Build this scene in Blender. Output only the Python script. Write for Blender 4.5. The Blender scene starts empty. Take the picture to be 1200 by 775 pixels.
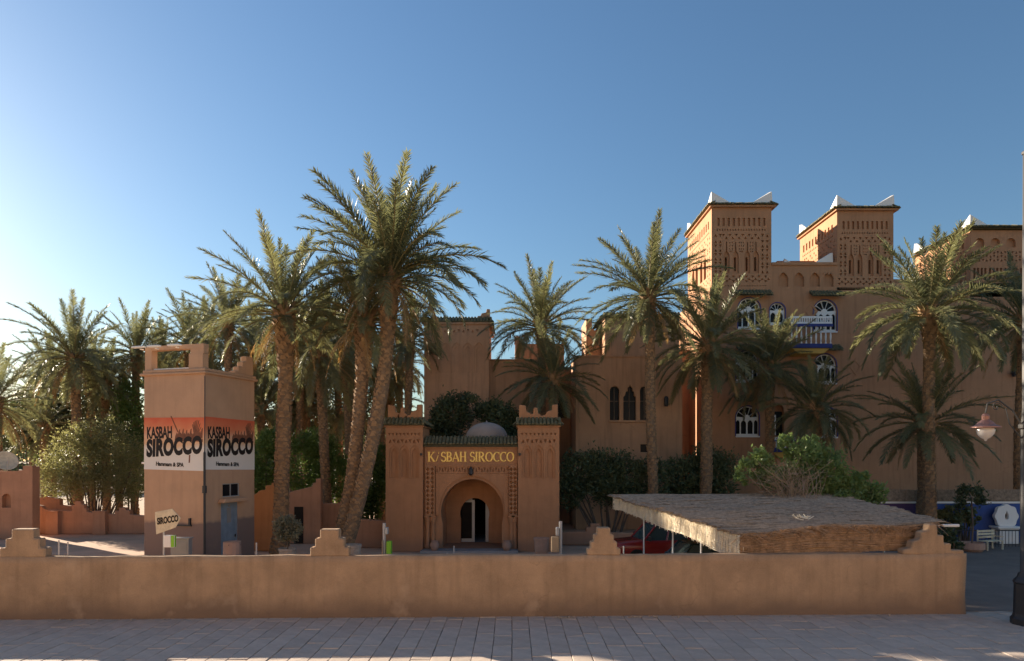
import bpy, bmesh, math, random
import numpy as np
from mathutils import Vector, Matrix, noise
from mathutils.geometry import tessellate_polygon

PI = math.pi
R = math.radians
rnd = random.Random(7)
scn = bpy.context.scene
COL = scn.collection

# ------------------------------------------------------------------ camera, sky, sun, exposure
CAM_H = 4.6
cam_d = bpy.data.cameras.new('camera')
cam = bpy.data.objects.new('camera', cam_d)
COL.objects.link(cam)
cam.location = (0, 0, CAM_H)
cam.rotation_euler = (R(90), 0, 0)
cam_d.sensor_width = 36.0
cam_d.lens = 24.0
cam_d.shift_y = 0.123
cam_d.clip_start = 0.2
cam_d.clip_end = 3000
scn.camera = cam

SUN_EL, SUN_AZ = 15.7, -53.0          # azimuth measured from the view direction, negative = left
world = bpy.data.worlds.new('World')
scn.world = world
world.use_nodes = True
nt = world.node_tree
bg = nt.nodes['Background']
sky = nt.nodes.new('ShaderNodeTexSky')
sky.sky_type = 'NISHITA'
sky.sun_disc = False
sky.sun_elevation = R(SUN_EL)
sky.sun_rotation = R(SUN_AZ)
sky.altitude = 900
sky.air_density = 1.5
sky.dust_density = 1.1
sky.ozone_density = 5.0
nt.links.new(sky.outputs[0], bg.inputs[0])
bg.inputs[1].default_value = 0.05

sun_d = bpy.data.lights.new('sun', 'SUN')
sun_d.energy = 5.0
sun_d.angle = R(0.5)
sun_d.color = (1.0, 0.86, 0.68)
sun = bpy.data.objects.new('sun', sun_d)
COL.objects.link(sun)
ds = Vector((math.sin(R(SUN_AZ)) * math.cos(R(SUN_EL)), math.cos(R(SUN_AZ)) * math.cos(R(SUN_EL)), math.sin(R(SUN_EL))))
sun.rotation_euler = (-ds).to_track_quat('-Z', 'Y').to_euler()
sun.location = (-40, 30, 40)

vs = scn.view_settings
vs.view_transform = 'Standard'
vs.look = 'None'
vs.exposure = 1.6
vs.gamma = 1.0
vs.use_curve_mapping = False
scn.cycles.max_bounces = 6
scn.cycles.transparent_max_bounces = 6


def PX(px, d):
    return (px - 600) / 800 * d


def PZ(py, d):
    return CAM_H - (py - 535) * d / 800


# ------------------------------------------------------------------ materials
def mat(name, base, var=0.18, scale=1.5, rough=0.92, bump=0.25, fine=35.0, spec=0.25, metal=0.0,
        band=None, streak=0.0, obj_var=0.0, stains=None, crack=0.0):
    m = bpy.data.materials.new(name)
    m.use_nodes = True
    n, l = m.node_tree.nodes, m.node_tree.links
    b = n['Principled BSDF']
    b.inputs['Roughness'].default_value = rough
    b.inputs['Metallic'].default_value = metal
    b.inputs['Specular IOR Level'].default_value = spec
    tc = n.new('ShaderNodeTexCoord')
    n1 = n.new('ShaderNodeTexNoise')
    n1.inputs['Scale'].default_value = scale
    n1.inputs['Detail'].default_value = 6
    n1.inputs['Roughness'].default_value = 0.62
    l.new(tc.outputs['Object'], n1.inputs['Vector'])
    n2 = n.new('ShaderNodeTexNoise')
    n2.inputs['Scale'].default_value = fine
    n2.inputs['Detail'].default_value = 3
    l.new(tc.outputs['Object'], n2.inputs['Vector'])
    mx = n.new('ShaderNodeMath'); mx.operation = 'MULTIPLY_ADD'
    l.new(n2.outputs['Fac'], mx.inputs[0]); mx.inputs[1].default_value = 0.35
    l.new(n1.outputs['Fac'], mx.inputs[2])
    rp = n.new('ShaderNodeValToRGB')
    rp.color_ramp.elements[0].position = 0.40
    rp.color_ramp.elements[1].position = 0.95
    rp.color_ramp.elements[0].color = [c * (1 - var) for c in base] + [1]
    rp.color_ramp.elements[1].color = [min(1, c * (1 + var)) for c in base] + [1]
    l.new(mx.outputs[0], rp.inputs['Fac'])
    out = rp.outputs['Color']
    if streak:
        mp = n.new('ShaderNodeMapping'); mp.inputs['Scale'].default_value = (2.2, 2.2, 0.18)
        l.new(tc.outputs['Object'], mp.inputs['Vector'])
        n3 = n.new('ShaderNodeTexNoise'); n3.inputs['Scale'].default_value = 2.0; n3.inputs['Detail'].default_value = 5
        l.new(mp.outputs[0], n3.inputs['Vector'])
        r3 = n.new('ShaderNodeMapRange'); r3.inputs[1].default_value = 0.5; r3.inputs[2].default_value = 0.78
        r3.inputs[3].default_value = 0; r3.inputs[4].default_value = streak
        l.new(n3.outputs['Fac'], r3.inputs[0])
        mm = n.new('ShaderNodeMix'); mm.data_type = 'RGBA'
        mm.inputs[7].default_value = [c * 0.55 for c in base] + [1]
        l.new(r3.outputs[0], mm.inputs[0]); l.new(out, mm.inputs[6]); out = mm.outputs[2]
    if band:                      # worn paint dado: (height, colour, softness)
        sp = n.new('ShaderNodeSeparateXYZ'); l.new(tc.outputs['Object'], sp.inputs[0])
        n4 = n.new('ShaderNodeTexNoise'); n4.inputs['Scale'].default_value = 1.1; n4.inputs['Detail'].default_value = 7
        l.new(tc.outputs['Object'], n4.inputs['Vector'])
        ad = n.new('ShaderNodeMath'); ad.operation = 'MULTIPLY_ADD'
        l.new(n4.outputs['Fac'], ad.inputs[0]); ad.inputs[1].default_value = -band[3]; l.new(sp.outputs['Z'], ad.inputs[2])
        r4 = n.new('ShaderNodeMapRange'); r4.inputs[1].default_value = band[0] - band[3] * .5 - band[2]
        r4.inputs[2].default_value = band[0] - band[3] * .5 + band[2]
        r4.inputs[3].default_value = band[4] if len(band) > 4 else 1.0; r4.inputs[4].default_value = 0
        l.new(ad.outputs[0], r4.inputs[0])
        mm = n.new('ShaderNodeMix'); mm.data_type = 'RGBA'
        mm.inputs[7].default_value = list(band[1]) + [1]
        l.new(r4.outputs[0], mm.inputs[0]); l.new(out, mm.inputs[6]); out = mm.outputs[2]
    if stains:                    # pale repair patches
        n5 = n.new('ShaderNodeTexNoise'); n5.inputs['Scale'].default_value = stains[0]; n5.inputs['Detail'].default_value = 4
        l.new(tc.outputs['Object'], n5.inputs['Vector'])
        r5 = n.new('ShaderNodeMapRange'); r5.inputs[1].default_value = 0.60; r5.inputs[2].default_value = 0.72
        r5.inputs[3].default_value = 0; r5.inputs[4].default_value = stains[2]
        l.new(n5.outputs['Fac'], r5.inputs[0])
        mm = n.new('ShaderNodeMix'); mm.data_type = 'RGBA'
        mm.inputs[7].default_value = list(stains[1]) + [1]
        l.new(r5.outputs[0], mm.inputs[0]); l.new(out, mm.inputs[6]); out = mm.outputs[2]
    if crack:                     # sparse hairline cracks
        nd = n.new('ShaderNodeTexNoise'); nd.inputs['Scale'].default_value = 1.6; nd.inputs['Detail'].default_value = 6
        l.new(tc.outputs['Object'], nd.inputs['Vector'])
        va = n.new('ShaderNodeVectorMath'); va.operation = 'MULTIPLY_ADD'
        l.new(nd.outputs['Color'], va.inputs[0]); va.inputs[1].default_value = (1.3, 1.3, 1.3); l.new(tc.outputs['Object'], va.inputs[2])
        vo = n.new('ShaderNodeTexVoronoi'); vo.feature = 'DISTANCE_TO_EDGE'; vo.inputs['Scale'].default_value = .42
        l.new(va.outputs[0], vo.inputs['Vector'])
        r6 = n.new('ShaderNodeMapRange'); r6.inputs[1].default_value = 0.004; r6.inputs[2].default_value = 0.014
        r6.inputs[3].default_value = crack; r6.inputs[4].default_value = 0
        l.new(vo.outputs['Distance'], r6.inputs[0])
        r7 = n.new('ShaderNodeMapRange'); r7.inputs[1].default_value = .5; r7.inputs[2].default_value = .6
        l.new(n1.outputs['Fac'], r7.inputs[0])
        ml = n.new('ShaderNodeMath'); ml.operation = 'MULTIPLY'; l.new(r6.outputs[0], ml.inputs[0]); l.new(r7.outputs[0], ml.inputs[1])
        mm = n.new('ShaderNodeMix'); mm.data_type = 'RGBA'; mm.inputs[7].default_value = [c * .3 for c in base] + [1]
        l.new(ml.outputs[0], mm.inputs[0]); l.new(out, mm.inputs[6]); out = mm.outputs[2]
    if obj_var:
        oi = n.new('ShaderNodeObjectInfo')
        hs = n.new('ShaderNodeHueSaturation')
        rr = n.new('ShaderNodeMapRange'); rr.inputs[3].default_value = 1 - obj_var; rr.inputs[4].default_value = 1 + obj_var
        l.new(oi.outputs['Random'], rr.inputs[0]); l.new(rr.outputs[0], hs.inputs['Value'])
        l.new(out, hs.inputs['Color']); out = hs.outputs[0]
    l.new(out, b.inputs['Base Color'])
    if bump:
        bp = n.new('ShaderNodeBump'); bp.inputs['Strength'].default_value = bump; bp.inputs['Distance'].default_value = 0.03
        l.new(mx.outputs[0], bp.inputs['Height']); l.new(bp.outputs[0], b.inputs['Normal'])
    return m


def leaf_mat(name, base, var=0.3, trans=0.3, rough=0.5, spec=0.35, scale=0.7):
    m = bpy.data.materials.new(name)
    m.use_nodes = True
    n, l = m.node_tree.nodes, m.node_tree.links
    b = n['Principled BSDF']
    b.inputs['Roughness'].default_value = rough
    b.inputs['Specular IOR Level'].default_value = spec
    tc = n.new('ShaderNodeTexCoord')
    n1 = n.new('ShaderNodeTexNoise'); n1.inputs['Scale'].default_value = scale; n1.inputs['Detail'].default_value = 5
    l.new(tc.outputs['Object'], n1.inputs['Vector'])
    oi = n.new('ShaderNodeObjectInfo')
    ad = n.new('ShaderNodeMath'); ad.operation = 'MULTIPLY_ADD'
    l.new(oi.outputs['Random'], ad.inputs[0]); ad.inputs[1].default_value = 0.3; l.new(n1.outputs['Fac'], ad.inputs[2])
    rp = n.new('ShaderNodeValToRGB')
    rp.color_ramp.elements[0].position = 0.38; rp.color_ramp.elements[1].position = 1.0
    rp.color_ramp.elements[0].color = [c * (1 - var) for c in base] + [1]
    rp.color_ramp.elements[1].color = [base[0] * (1 + 1.5 * var), base[1] * (1 + var), base[2] * (1 + .6 * var), 1]
    l.new(ad.outputs[0], rp.inputs['Fac'])
    l.new(rp.outputs[0], b.inputs['Base Color'])
    t = n.new('ShaderNodeBsdfTranslucent')
    hs = n.new('ShaderNodeHueSaturation'); hs.inputs['Value'].default_value = 1.5; hs.inputs['Saturation'].default_value = 1.15
    l.new(rp.outputs[0], hs.inputs['Color']); l.new(hs.outputs[0], t.inputs['Color'])
    ms = n.new('ShaderNodeMixShader'); ms.inputs[0].default_value = trans
    l.new(b.outputs[0], ms.inputs[1]); l.new(t.outputs[0], ms.inputs[2])
    l.new(ms.outputs[0], n['Material Output'].inputs['Surface'])
    return m


PL_FRONT = mat('front wall plaster', (0.44, 0.285, 0.172), var=.30, scale=.9, bump=.7, streak=.5,
               band=(0.42, (0.22, 0.145, 0.10), .26, .7, .85), stains=(1.1, (0.55, 0.38, 0.25), .55), crack=.22)
PL_GATE = mat('gate plaster', (0.45, 0.225, 0.115), var=.15, scale=1.2, bump=.4, streak=.35, band=(.5, (.26, .16, .11), .25, .4, .6))
PL_KAS = mat('kasbah plaster', (0.49, 0.285, 0.17), var=.2, scale=.5, bump=.5, streak=.6, crack=.25, stains=(.35, (0.40, 0.25, 0.15), .4))
PL_HOTEL = mat('hotel plaster', (0.43, 0.230, 0.128), var=.18, scale=.45, bump=.45, streak=.55, crack=.25, stains=(.3, (0.38, 0.20, 0.11), .5))
PL_SIGN = mat('pink plaster', (0.50, 0.315, 0.20), var=.10, scale=1.0, bump=.3, streak=.3,
              band=(1.85, (0.24, 0.165, 0.135), .07, .5), stains=(.8, (0.36, 0.25, .16), .35))
PL_LOW = mat('yard wall plaster', (0.43, 0.23, 0.14), var=.18, scale=1.0, bump=.4, streak=.4, band=(.4, (.24, .16, .12), .3, .5, .6))
PL_GLOW = mat('orange-lit plaster', (0.50, 0.235, 0.10), var=.15, scale=1.0, bump=.35, streak=.3)  # orange of the bounced light is put into this plaster colour
DOME = mat('pale dome plaster', (0.44, 0.34, 0.28), var=.12, scale=2, bump=.2)
TILE_G = mat('green glazed tile', (0.15, 0.13, 0.07), var=.55, scale=6, rough=.75, bump=.3, spec=.2)
WHITE = mat('white lime paint', (0.80, 0.78, 0.74), var=.05, rough=.8, bump=.1)
WHITE_J = mat('white joinery paint', (0.78, 0.78, 0.77), var=.05, rough=.55, bump=.05)
GLASS = mat('dark window glass', (0.012, 0.013, 0.016), var=.3, rough=.25, bump=0, spec=.12)
INNER_SHADE = mat('interior shade', (0.02, 0.016, 0.013), var=.3, bump=0)  # near-black colour standing in for the shade inside openings
NAVY = mat('navy blue paint', (0.035, 0.05, 0.20), var=.15, rough=.6, bump=.05)
BLUE = mat('bright blue wall paint', (0.05, 0.09, 0.27), var=.3, scale=1.2, rough=.75, bump=.15)
PURPLE = mat('faded purple wall paint', (0.10, 0.06, 0.14), var=.2, scale=1.2, rough=.8, bump=.15)
OCHRE = mat('ochre paint', (0.55, 0.36, 0.10), var=.1, bump=.1)
SLAB = mat('grey paving stone', (0.54, 0.435, 0.35), var=.22, scale=2.5, rough=.88, bump=.35, fine=60, obj_var=.07, stains=(.5, (0.40, 0.30, 0.22), .55))
JOINT = mat('paving joint dirt', (0.20, 0.17, 0.145), var=.3, scale=5, bump=.3)
EARTH = mat('sandy ground', (0.46, 0.335, 0.23), var=.18, scale=.6, rough=.97, bump=.5, fine=20)
FORE = mat('pinkish trodden earth', (0.52, 0.34, 0.235), var=.2, scale=.6, rough=.97, bump=.5, fine=20)
YARD = mat('dark courtyard paving', (0.23, 0.18, 0.145), var=.22, scale=.8, bump=.3)
STEP = mat('worn grey marble step', (0.30, 0.29, 0.29), var=.15, rough=.6, bump=.1)
GOLD = mat('gold letter metal', (0.82, 0.58, 0.16), var=.08, rough=.42, bump=0, spec=.5, metal=.35)
BLACKP = mat('black sign paint', (0.018, 0.014, 0.013), var=.2, rough=.6, bump=0)
BROWNP = mat('brown sign paint', (0.20, 0.085, 0.05), var=.35, scale=8, rough=.7, bump=0)
METAL_B = mat('blue grey steel door', (0.20, 0.25, 0.30), var=.22, scale=3, rough=.55, bump=.15, spec=.4, streak=.4)
METAL_D = mat('dark iron', (0.025, 0.024, 0.026), var=.3, rough=.5, bump=.1, spec=.5)
METAL_L = mat('galvanised steel', (0.42, 0.42, 0.42), var=.15, rough=.5, bump=.05, spec=.5, metal=.3)
POST_P = mat('grey brown lamp post paint', (0.06, 0.055, 0.05), var=.15, rough=.55, bump=.08, spec=.4)
COPPER = mat('reddish lantern metal', (0.34, 0.17, 0.13), var=.2, rough=.5, bump=.05, spec=.5, metal=.3)
REED = mat('dry reed', (0.33, 0.262, 0.195), var=.5, scale=7, rough=.85, bump=.2, fine=25)
REED_F = mat('brown reed', (0.40, 0.255, 0.15), var=.5, scale=6, rough=.85, bump=.2, fine=25)
REED_LIT = mat('pale sunlit cane', (0.78, 0.69, 0.54), var=.2, scale=6, rough=.8, bump=.2)  # brightened cane: sunlight on the side fascia is put into the colour
BARK = mat('date palm trunk', (0.20, 0.135, 0.085), var=.4, scale=3, bump=.6)
BOOT = mat('cut palm leaf bases', (0.30, 0.19, 0.105), var=.45, scale=4, bump=.5)
WOOD = mat('grey brown bark', (0.14, 0.105, 0.08), var=.3, scale=5, bump=.5)
TWIG = mat('dry twigs', (0.36, 0.28, 0.21), var=.3, scale=4, bump=.1)
TERRA = mat('terracotta', (0.40, 0.26, 0.20), var=.2, scale=3, bump=.2)
STONE = mat('pale rubble stone', (0.40, 0.33, 0.27), var=.3, scale=8, bump=.4)
RED = mat('red car paint', (0.30, 0.022, 0.016), var=.08, rough=.25, bump=0, spec=.6)
GREENC = mat('dark green car paint', (0.02, 0.032, 0.028), var=.1, rough=.2, bump=0, spec=.6)
CARGLASS = mat('car glass', (0.06, 0.085, 0.085), var=.1, rough=.06, bump=0, spec=.8)
RUBBER = mat('tyre rubber', (0.022, 0.022, 0.022), var=.2, rough=.9, bump=.1)
LAMPG = mat('clear lamp glass', (0.62, 0.58, 0.55), var=.1, rough=.15, bump=0, spec=.7)
LIME = mat('lime green plastic', (0.22, 0.50, 0.04), var=.1, rough=.5, bump=0)
CREAM = mat('cream painted board', (0.62, 0.55, 0.40), var=.25, scale=5, rough=.75, bump=.1)
BOXT = mat('tan box paint', (0.50, 0.34, 0.20), var=.1, rough=.6, bump=.05)
GREYBOX = mat('grey meter box', (0.27, 0.25, 0.235), var=.12, rough=.7, bump=.05)

FROND = leaf_mat('date palm leaflet', (0.150, 0.168, 0.092), var=.45, trans=.38, rough=.42, spec=.5, scale=1.3)
FROND_D = leaf_mat('dry palm leaflet', (0.27, 0.19, 0.095), var=.4, trans=.25, rough=.7, scale=1.3)
RACHIS = mat('palm leaf stalk', (0.24, 0.20, 0.09), var=.3, rough=.6, bump=0)
RACHIS_D = mat('dry palm leaf stalk', (0.33, 0.22, 0.11), var=.3, rough=.7, bump=0)
LEAF_O = leaf_mat('sage leaf', (0.185, 0.20, 0.10), var=.35, trans=.4)
LEAF_G = leaf_mat('fresh green leaf', (0.125, 0.20, 0.065), var=.4, trans=.45)
LEAF_D = leaf_mat('dark evergreen leaf', (0.078, 0.108, 0.056), var=.4, trans=.2)
LEAF_B = leaf_mat('bright bush leaf', (0.19, 0.275, 0.11), var=.4, trans=.45)
LEAF_M = leaf_mat('mid green leaf', (0.095, 0.118, 0.055), var=.4, trans=.3)
LEAF_T = leaf_mat('grey topiary leaf', (0.22, 0.22, 0.15), var=.4, trans=.25)
LEAF_F = leaf_mat('far grove leaf', (0.075, 0.095, 0.050), var=.35, trans=.25, scale=.25)


def painted_sign_mat():
    m = bpy.data.materials.new('painted sunset sign')
    m.use_nodes = True
    n, l = m.node_tree.nodes, m.node_tree.links
    b = n['Principled BSDF']; b.inputs['Roughness'].default_value = .75
    tc = n.new('ShaderNodeTexCoord')
    sp = n.new('ShaderNodeSeparateXYZ'); l.new(tc.outputs['Object'], sp.inputs[0])
    nz = n.new('ShaderNodeTexNoise'); nz.inputs['Scale'].default_value = 1.3; nz.inputs['Detail'].default_value = 5
    l.new(tc.outputs['Object'], nz.inputs['Vector'])
    ad = n.new('ShaderNodeMath'); ad.operation = 'MULTIPLY_ADD'
    l.new(nz.outputs['Fac'], ad.inputs[0]); ad.inputs[1].default_value = .9; l.new(sp.outputs['Z'], ad.inputs[2])
    mr = n.new('ShaderNodeMapRange'); mr.inputs[1].default_value = 4.5; mr.inputs[2].default_value = 6.65
    l.new(ad.outputs[0], mr.inputs[0])
    rp = n.new('ShaderNodeValToRGB')
    e = rp.color_ramp.elements
    e[0].position = 0; e[0].color = (.72, .70, .66, 1)
    e[1].position = 1; e[1].color = (.62, .125, .055, 1)
    for p, c in ((.36, (.74, .68, .60, 1)), (.50, (.72, .46, .26, 1)), (.64, (.70, .40, .25, 1)), (.80, (.66, .22, .10, 1))):
        x = e.new(p); x.color = c
    l.new(mr.outputs[0], rp.inputs[0]); l.new(rp.outputs[0], b.inputs['Base Color'])
    return m


SIGNP = painted_sign_mat()


# ------------------------------------------------------------------ mesh helpers
def ident(u, v, w):
    return (u, w, v)


class MB:
    """Collects simple shapes; .obj() links them as one mesh object."""
    def __init__(s):
        s.v, s.f, s.m, s.cur = [], [], [], 0

    def add(s, vs_, fs_):
        k = len(s.v)
        s.v += [tuple(p) for p in vs_]
        for f in fs_:
            s.f.append(tuple(i + k for i in f)); s.m.append(s.cur)

    def box(s, x0, x1, y0, y1, z0, z1, M=None):
        p = [(x, y, z) for z in (z0, z1) for y in (y0, y1) for x in (x0, x1)]
        if M: p = [M @ Vector(q) for q in p]
        s.add(p, [(0, 2, 3, 1), (4, 5, 7, 6), (0, 1, 5, 4), (2, 6, 7, 3), (0, 4, 6, 2), (1, 3, 7, 5)])

    def taper(s, a, b, z0, z1):
        """frustum between rectangles a=(x0,x1,y0,y1) at z0 and b at z1"""
        p = [(x, y, z0) for y in a[2:] for x in a[:2]] + [(x, y, z1) for y in b[2:] for x in b[:2]]
        s.add(p, [(0, 2, 3, 1), (4, 5, 7, 6), (0, 1, 5, 4), (2, 6, 7, 3), (0, 4, 6, 2), (1, 3, 7, 5)])

    def rbox(s, x0, x1, y0, y1, z0, z1, step=.4, amp=.015, freq=1.1, seed=0):
        """box with gently uneven hand-plastered faces"""
        nx, ny, nz = [max(1, int(round(d / step))) for d in (x1 - x0, y1 - y0, z1 - z0)]
        sd = Vector((seed * 7.3, seed * 3.1, seed * 1.7))
        def P(i, j, k):
            q = Vector((x0 + (x1 - x0) * i / nx, y0 + (y1 - y0) * j / ny, z0 + (z1 - z0) * k / nz))
            return q + noise.noise_vector(q * freq + sd) * amp + noise.noise_vector(q * freq * 3.7 + sd) * amp * .4
        def grid(na, nb, fn):
            k = len(s.v)
            for a in range(na + 1):
                for b in range(nb + 1):
                    s.v.append(tuple(fn(a, b)))
            for a in range(na):
                for b in range(nb):
                    s.f.append((k + a * (nb + 1) + b, k + (a + 1) * (nb + 1) + b, k + (a + 1) * (nb + 1) + b + 1, k + a * (nb + 1) + b + 1))
                    s.m.append(s.cur)
        grid(nx, nz, lambda a, b: P(a, 0, b)); grid(nx, nz, lambda a, b: P(a, ny, b))
        grid(ny, nz, lambda a, b: P(0, a, b)); grid(ny, nz, lambda a, b: P(nx, a, b))
        grid(nx, ny, lambda a, b: P(a, b, nz))

    def prism(s, pts, w0, w1, mp=ident):
        """polygon (u,v) extruded from w0 to w1"""
        n = len(pts)
        tri = tessellate_polygon([[Vector((u, v, 0)) for u, v in pts]])
        s.add([mp(u, v, w0) for u, v in pts], tri)
        s.add([mp(u, v, w1) for u, v in pts], tri)
        for i in range(n):
            a, b = pts[i], pts[(i + 1) % n]
            s.add([mp(a[0], a[1], w0), mp(b[0], b[1], w0), mp(b[0], b[1], w1), mp(a[0], a[1], w1)], [(0, 1, 2, 3)])

    def panel(s, outer, holes, w0, w1, mp=ident, sides=False):
        """a face with openings cut through it; reveals run from w0 to w1"""
        loops = [outer] + holes
        tri = tessellate_polygon([[Vector((u, v, 0)) for u, v in lp] for lp in loops])
        s.add([mp(u, v, w0) for lp in loops for u, v in lp], tri)
        for lp in (loops if sides else holes):
            n = len(lp)
            for i in range(n):
                a, b = lp[i], lp[(i + 1) % n]
                s.add([mp(a[0], a[1], w0), mp(b[0], b[1], w0), mp(b[0], b[1], w1), mp(a[0], a[1], w1)], [(0, 1, 2, 3)])

    def tube(s, pts, rad, n=6, cap=True):
        pts = [Vector(p) for p in pts]
        if not hasattr(rad, '__len__'): rad = [rad] * len(pts)
        k = len(s.v)
        for i, p in enumerate(pts):
            t = (pts[min(i + 1, len(pts) - 1)] - pts[max(i - 1, 0)]).normalized()
            a = t.cross(Vector((0, 1, 0)) if abs(t.y) < .9 else Vector((1, 0, 0))).normalized()
            b = t.cross(a)
            for j in range(n):
                th = 2 * PI * j / n
                s.v.append(tuple(p + (a * math.cos(th) + b * math.sin(th)) * rad[i]))
        for i in range(len(pts) - 1):
            for j in range(n):
                s.f.append((k + i * n + j, k + i * n + (j + 1) % n, k + (i + 1) * n + (j + 1) % n, k + (i + 1) * n + j)); s.m.append(s.cur)
        if cap:
            s.f.append(tuple(k + j for j in range(n))); s.m.append(s.cur)
            e = k + (len(pts) - 1) * n
            s.f.append(tuple(e + j for j in range(n))); s.m.append(s.cur)

    def lathe(s, prof, n=16, c=(0, 0, 0)):
        k = len(s.v)
        for r, z in prof:
            for j in range(n):
                th = 2 * PI * j / n
                s.v.append((c[0] + r * math.cos(th), c[1] + r * math.sin(th), c[2] + z))
        for i in range(len(prof) - 1):
            for j in range(n):
                s.f.append((k + i * n + j, k + i * n + (j + 1) % n, k + (i + 1) * n + (j + 1) % n, k + (i + 1) * n + j)); s.m.append(s.cur)

    def mesh(s, name, mats):
        me = bpy.data.meshes.new(name)
        me.from_pydata(s.v, [], s.f)
        for m_ in (mats if isinstance(mats, (list, tuple)) else [mats]): me.materials.append(m_)
        if any(s.m): me.polygons.foreach_set('material_index', s.m)
        me.update()
        return me

    def obj(s, name, mats, parent=None, bevel=0, smooth=False, stuff=False, loc=None):
        me = s.mesh(name, mats)
        bm = bmesh.new(); bm.from_mesh(me)
        bmesh.ops.remove_doubles(bm, verts=bm.verts, dist=1e-4)
        if bevel:
            bmesh.ops.recalc_face_normals(bm, faces=bm.faces)
            es = [e for e in bm.edges if len(e.link_faces) == 2 and e.calc_face_angle(0) > .6]
            bmesh.ops.bevel(bm, geom=es, offset=bevel, segments=1, affect='EDGES', clamp_overlap=True)
        if smooth:
            for f in bm.faces: f.smooth = True
        bm.to_mesh(me); bm.free()
        o = link(name, me, parent, loc)
        if stuff: o['kind'] = 'stuff'
        return o


def link(name, me, parent=None, loc=None, rot=None, scale=None):
    o = bpy.data.objects.new(name, me); COL.objects.link(o)
    if parent: o.parent = parent
    if loc is not None: o.location = loc
    if rot is not None: o.rotation_euler = rot
    if scale is not None: o.scale = (scale,) * 3 if not hasattr(scale, '__len__') else scale
    return o


def tag(o, label, cat, group=None, kind=None):
    o['label'] = label; o['category'] = cat
    if group: o['group'] = group
    if kind: o['kind'] = kind
    return o


def thing(name, label, cat, loc=(0, 0, 0), rz=0, group=None):
    o = bpy.data.objects.new(name, None); COL.objects.link(o)
    o.location = loc; o.rotation_euler = (0, 0, rz)
    o.empty_display_size = .3
    return tag(o, label, cat, group)


def struct(o):
    o['kind'] = 'structure'
    return o


def copy_tree(o, parent=None):
    c = o.copy(); COL.objects.link(c)
    if parent: c.parent = parent
    for ch in list(o.children): copy_tree(ch, c)
    return c


def rect(x0, x1, z0, z1):
    return [(x0, z0), (x1, z0), (x1, z1), (x0, z1)]


def arch(cx, z0, w, h, kind='round', n=12):
    """outline of an arched opening, w wide and h high, standing on z0"""
    r = w / 2
    pts = [(cx - r, z0), (cx + r, z0)]
    if kind == 'round':
        zs = z0 + h - r
        pts += [(cx + r * math.cos(PI * i / n), zs + r * math.sin(PI * i / n)) for i in range(n + 1)]
    elif kind == 'pointed':
        rise = w * .62
        zs = z0 + h - rise
        for i in range(n // 2 + 1):
            t = i / (n // 2)
            pts.append((cx + r * (1 - t ** 1.7), zs + rise * (1 - (1 - t) ** 1.7) ** 1.0 * (0.55 + .45 * t)))
        for i in range(n // 2 - 1, -1, -1):
            t = i / (n // 2)
            pts.append((cx - r * (1 - t ** 1.7), zs + rise * (1 - (1 - t) ** 1.7) * (0.55 + .45 * t)))
    elif kind == 'horseshoe':
        zc = z0 + h - r * 1.08
        pts = [(cx - r * .95, z0), (cx + r * .95, z0), (cx + r * .95, zc - r * .34)]
        for i in range(n + 1):
            th = R(-18) + (PI + R(36)) * i / n
            x = cx + r * math.cos(th)
            z = zc + r * 1.08 * math.sin(th)
            pts.append((x, z))
        pts.append((cx - r * .95, zc - r * .34))
    return pts


def tri_hole(cx, cz, w, h, up=True):
    return [(cx - w / 2, cz - h / 2), (cx + w / 2, cz - h / 2), (cx, cz + h / 2)] if up else [(cx - w / 2, cz + h / 2), (cx, cz - h / 2), (cx + w / 2, cz + h / 2)]


def stepped(w, h, n=3, top=.26):
    """outline of a stepped merlon centred on u=0"""
    pts = []
    for i in range(n):
        hw = (w / 2) * (1 - i / n) + top / 2 * (i / n)
        pts += [(hw, h * i / n), (hw, h * (i + 1) / n)]
    return pts + [(-u, v) for u, v in reversed(pts)]


def tiles(mb, p0, p1, nrm, z, run, drop, pitch=.17):
    """a row of half-round roof tiles along p0-p1 sloping down towards nrm"""
    p0, p1, nrm = Vector(p0[:2]), Vector(p1[:2]), Vector(nrm[:2])
    L = (p1 - p0).length; t = (p1 - p0) / L
    n = max(1, int(L / pitch)); pt = L / n
    for i in range(n):
        c = p0 + t * (pt * (i + .5)); r = pt * .46
        dz = rnd.uniform(-.012, .012); rr = run + rnd.uniform(-.02, .02)
        a = []
        for q, zz in ((c, z + dz), (c + nrm * rr, z - drop + dz)):
            for th in (0, 60, 120, 180):
                a.append((q.x + t.x * r * math.cos(R(th)), q.y + t.y * r * math.cos(R(th)), zz + r * math.sin(R(th))))
        mb.add(a, [(0, 4, 5, 1), (1, 5, 6, 2), (2, 6, 7, 3), (4, 7, 6, 5), (0, 3, 7, 4)])


def text_mesh(txt, size, shear=0, offset=0, extrude=.004, sx=1.0, spacing=1.0):
    cu = bpy.data.curves.new('text', 'FONT')
    cu.body = txt; cu.size = size; cu.shear = shear; cu.offset = offset; cu.extrude = extrude
    cu.align_x = 'LEFT'; cu.space_character = spacing; cu.resolution_u = 4
    o = bpy.data.objects.new('text', cu)
    COL.objects.link(o)
    bpy.context.view_layer.update()
    me = bpy.data.meshes.new_from_object(o.evaluated_get(bpy.context.evaluated_depsgraph_get()))
    bpy.data.objects.remove(o); bpy.data.curves.remove(cu)
    if sx != 1.0: me.transform(Matrix.Diagonal((sx, 1, 1, 1)))
    return me


def put_text(name, txt, m, parent, M, **kw):
    """lettering: text in the local x/z plane, facing -y, placed by matrix M"""
    me = text_mesh(txt, **kw)
    me.transform(M @ Matrix.Rotation(R(90), 4, 'X'))
    me.materials.clear(); me.materials.append(m)
    return link(name, me, parent)


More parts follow.
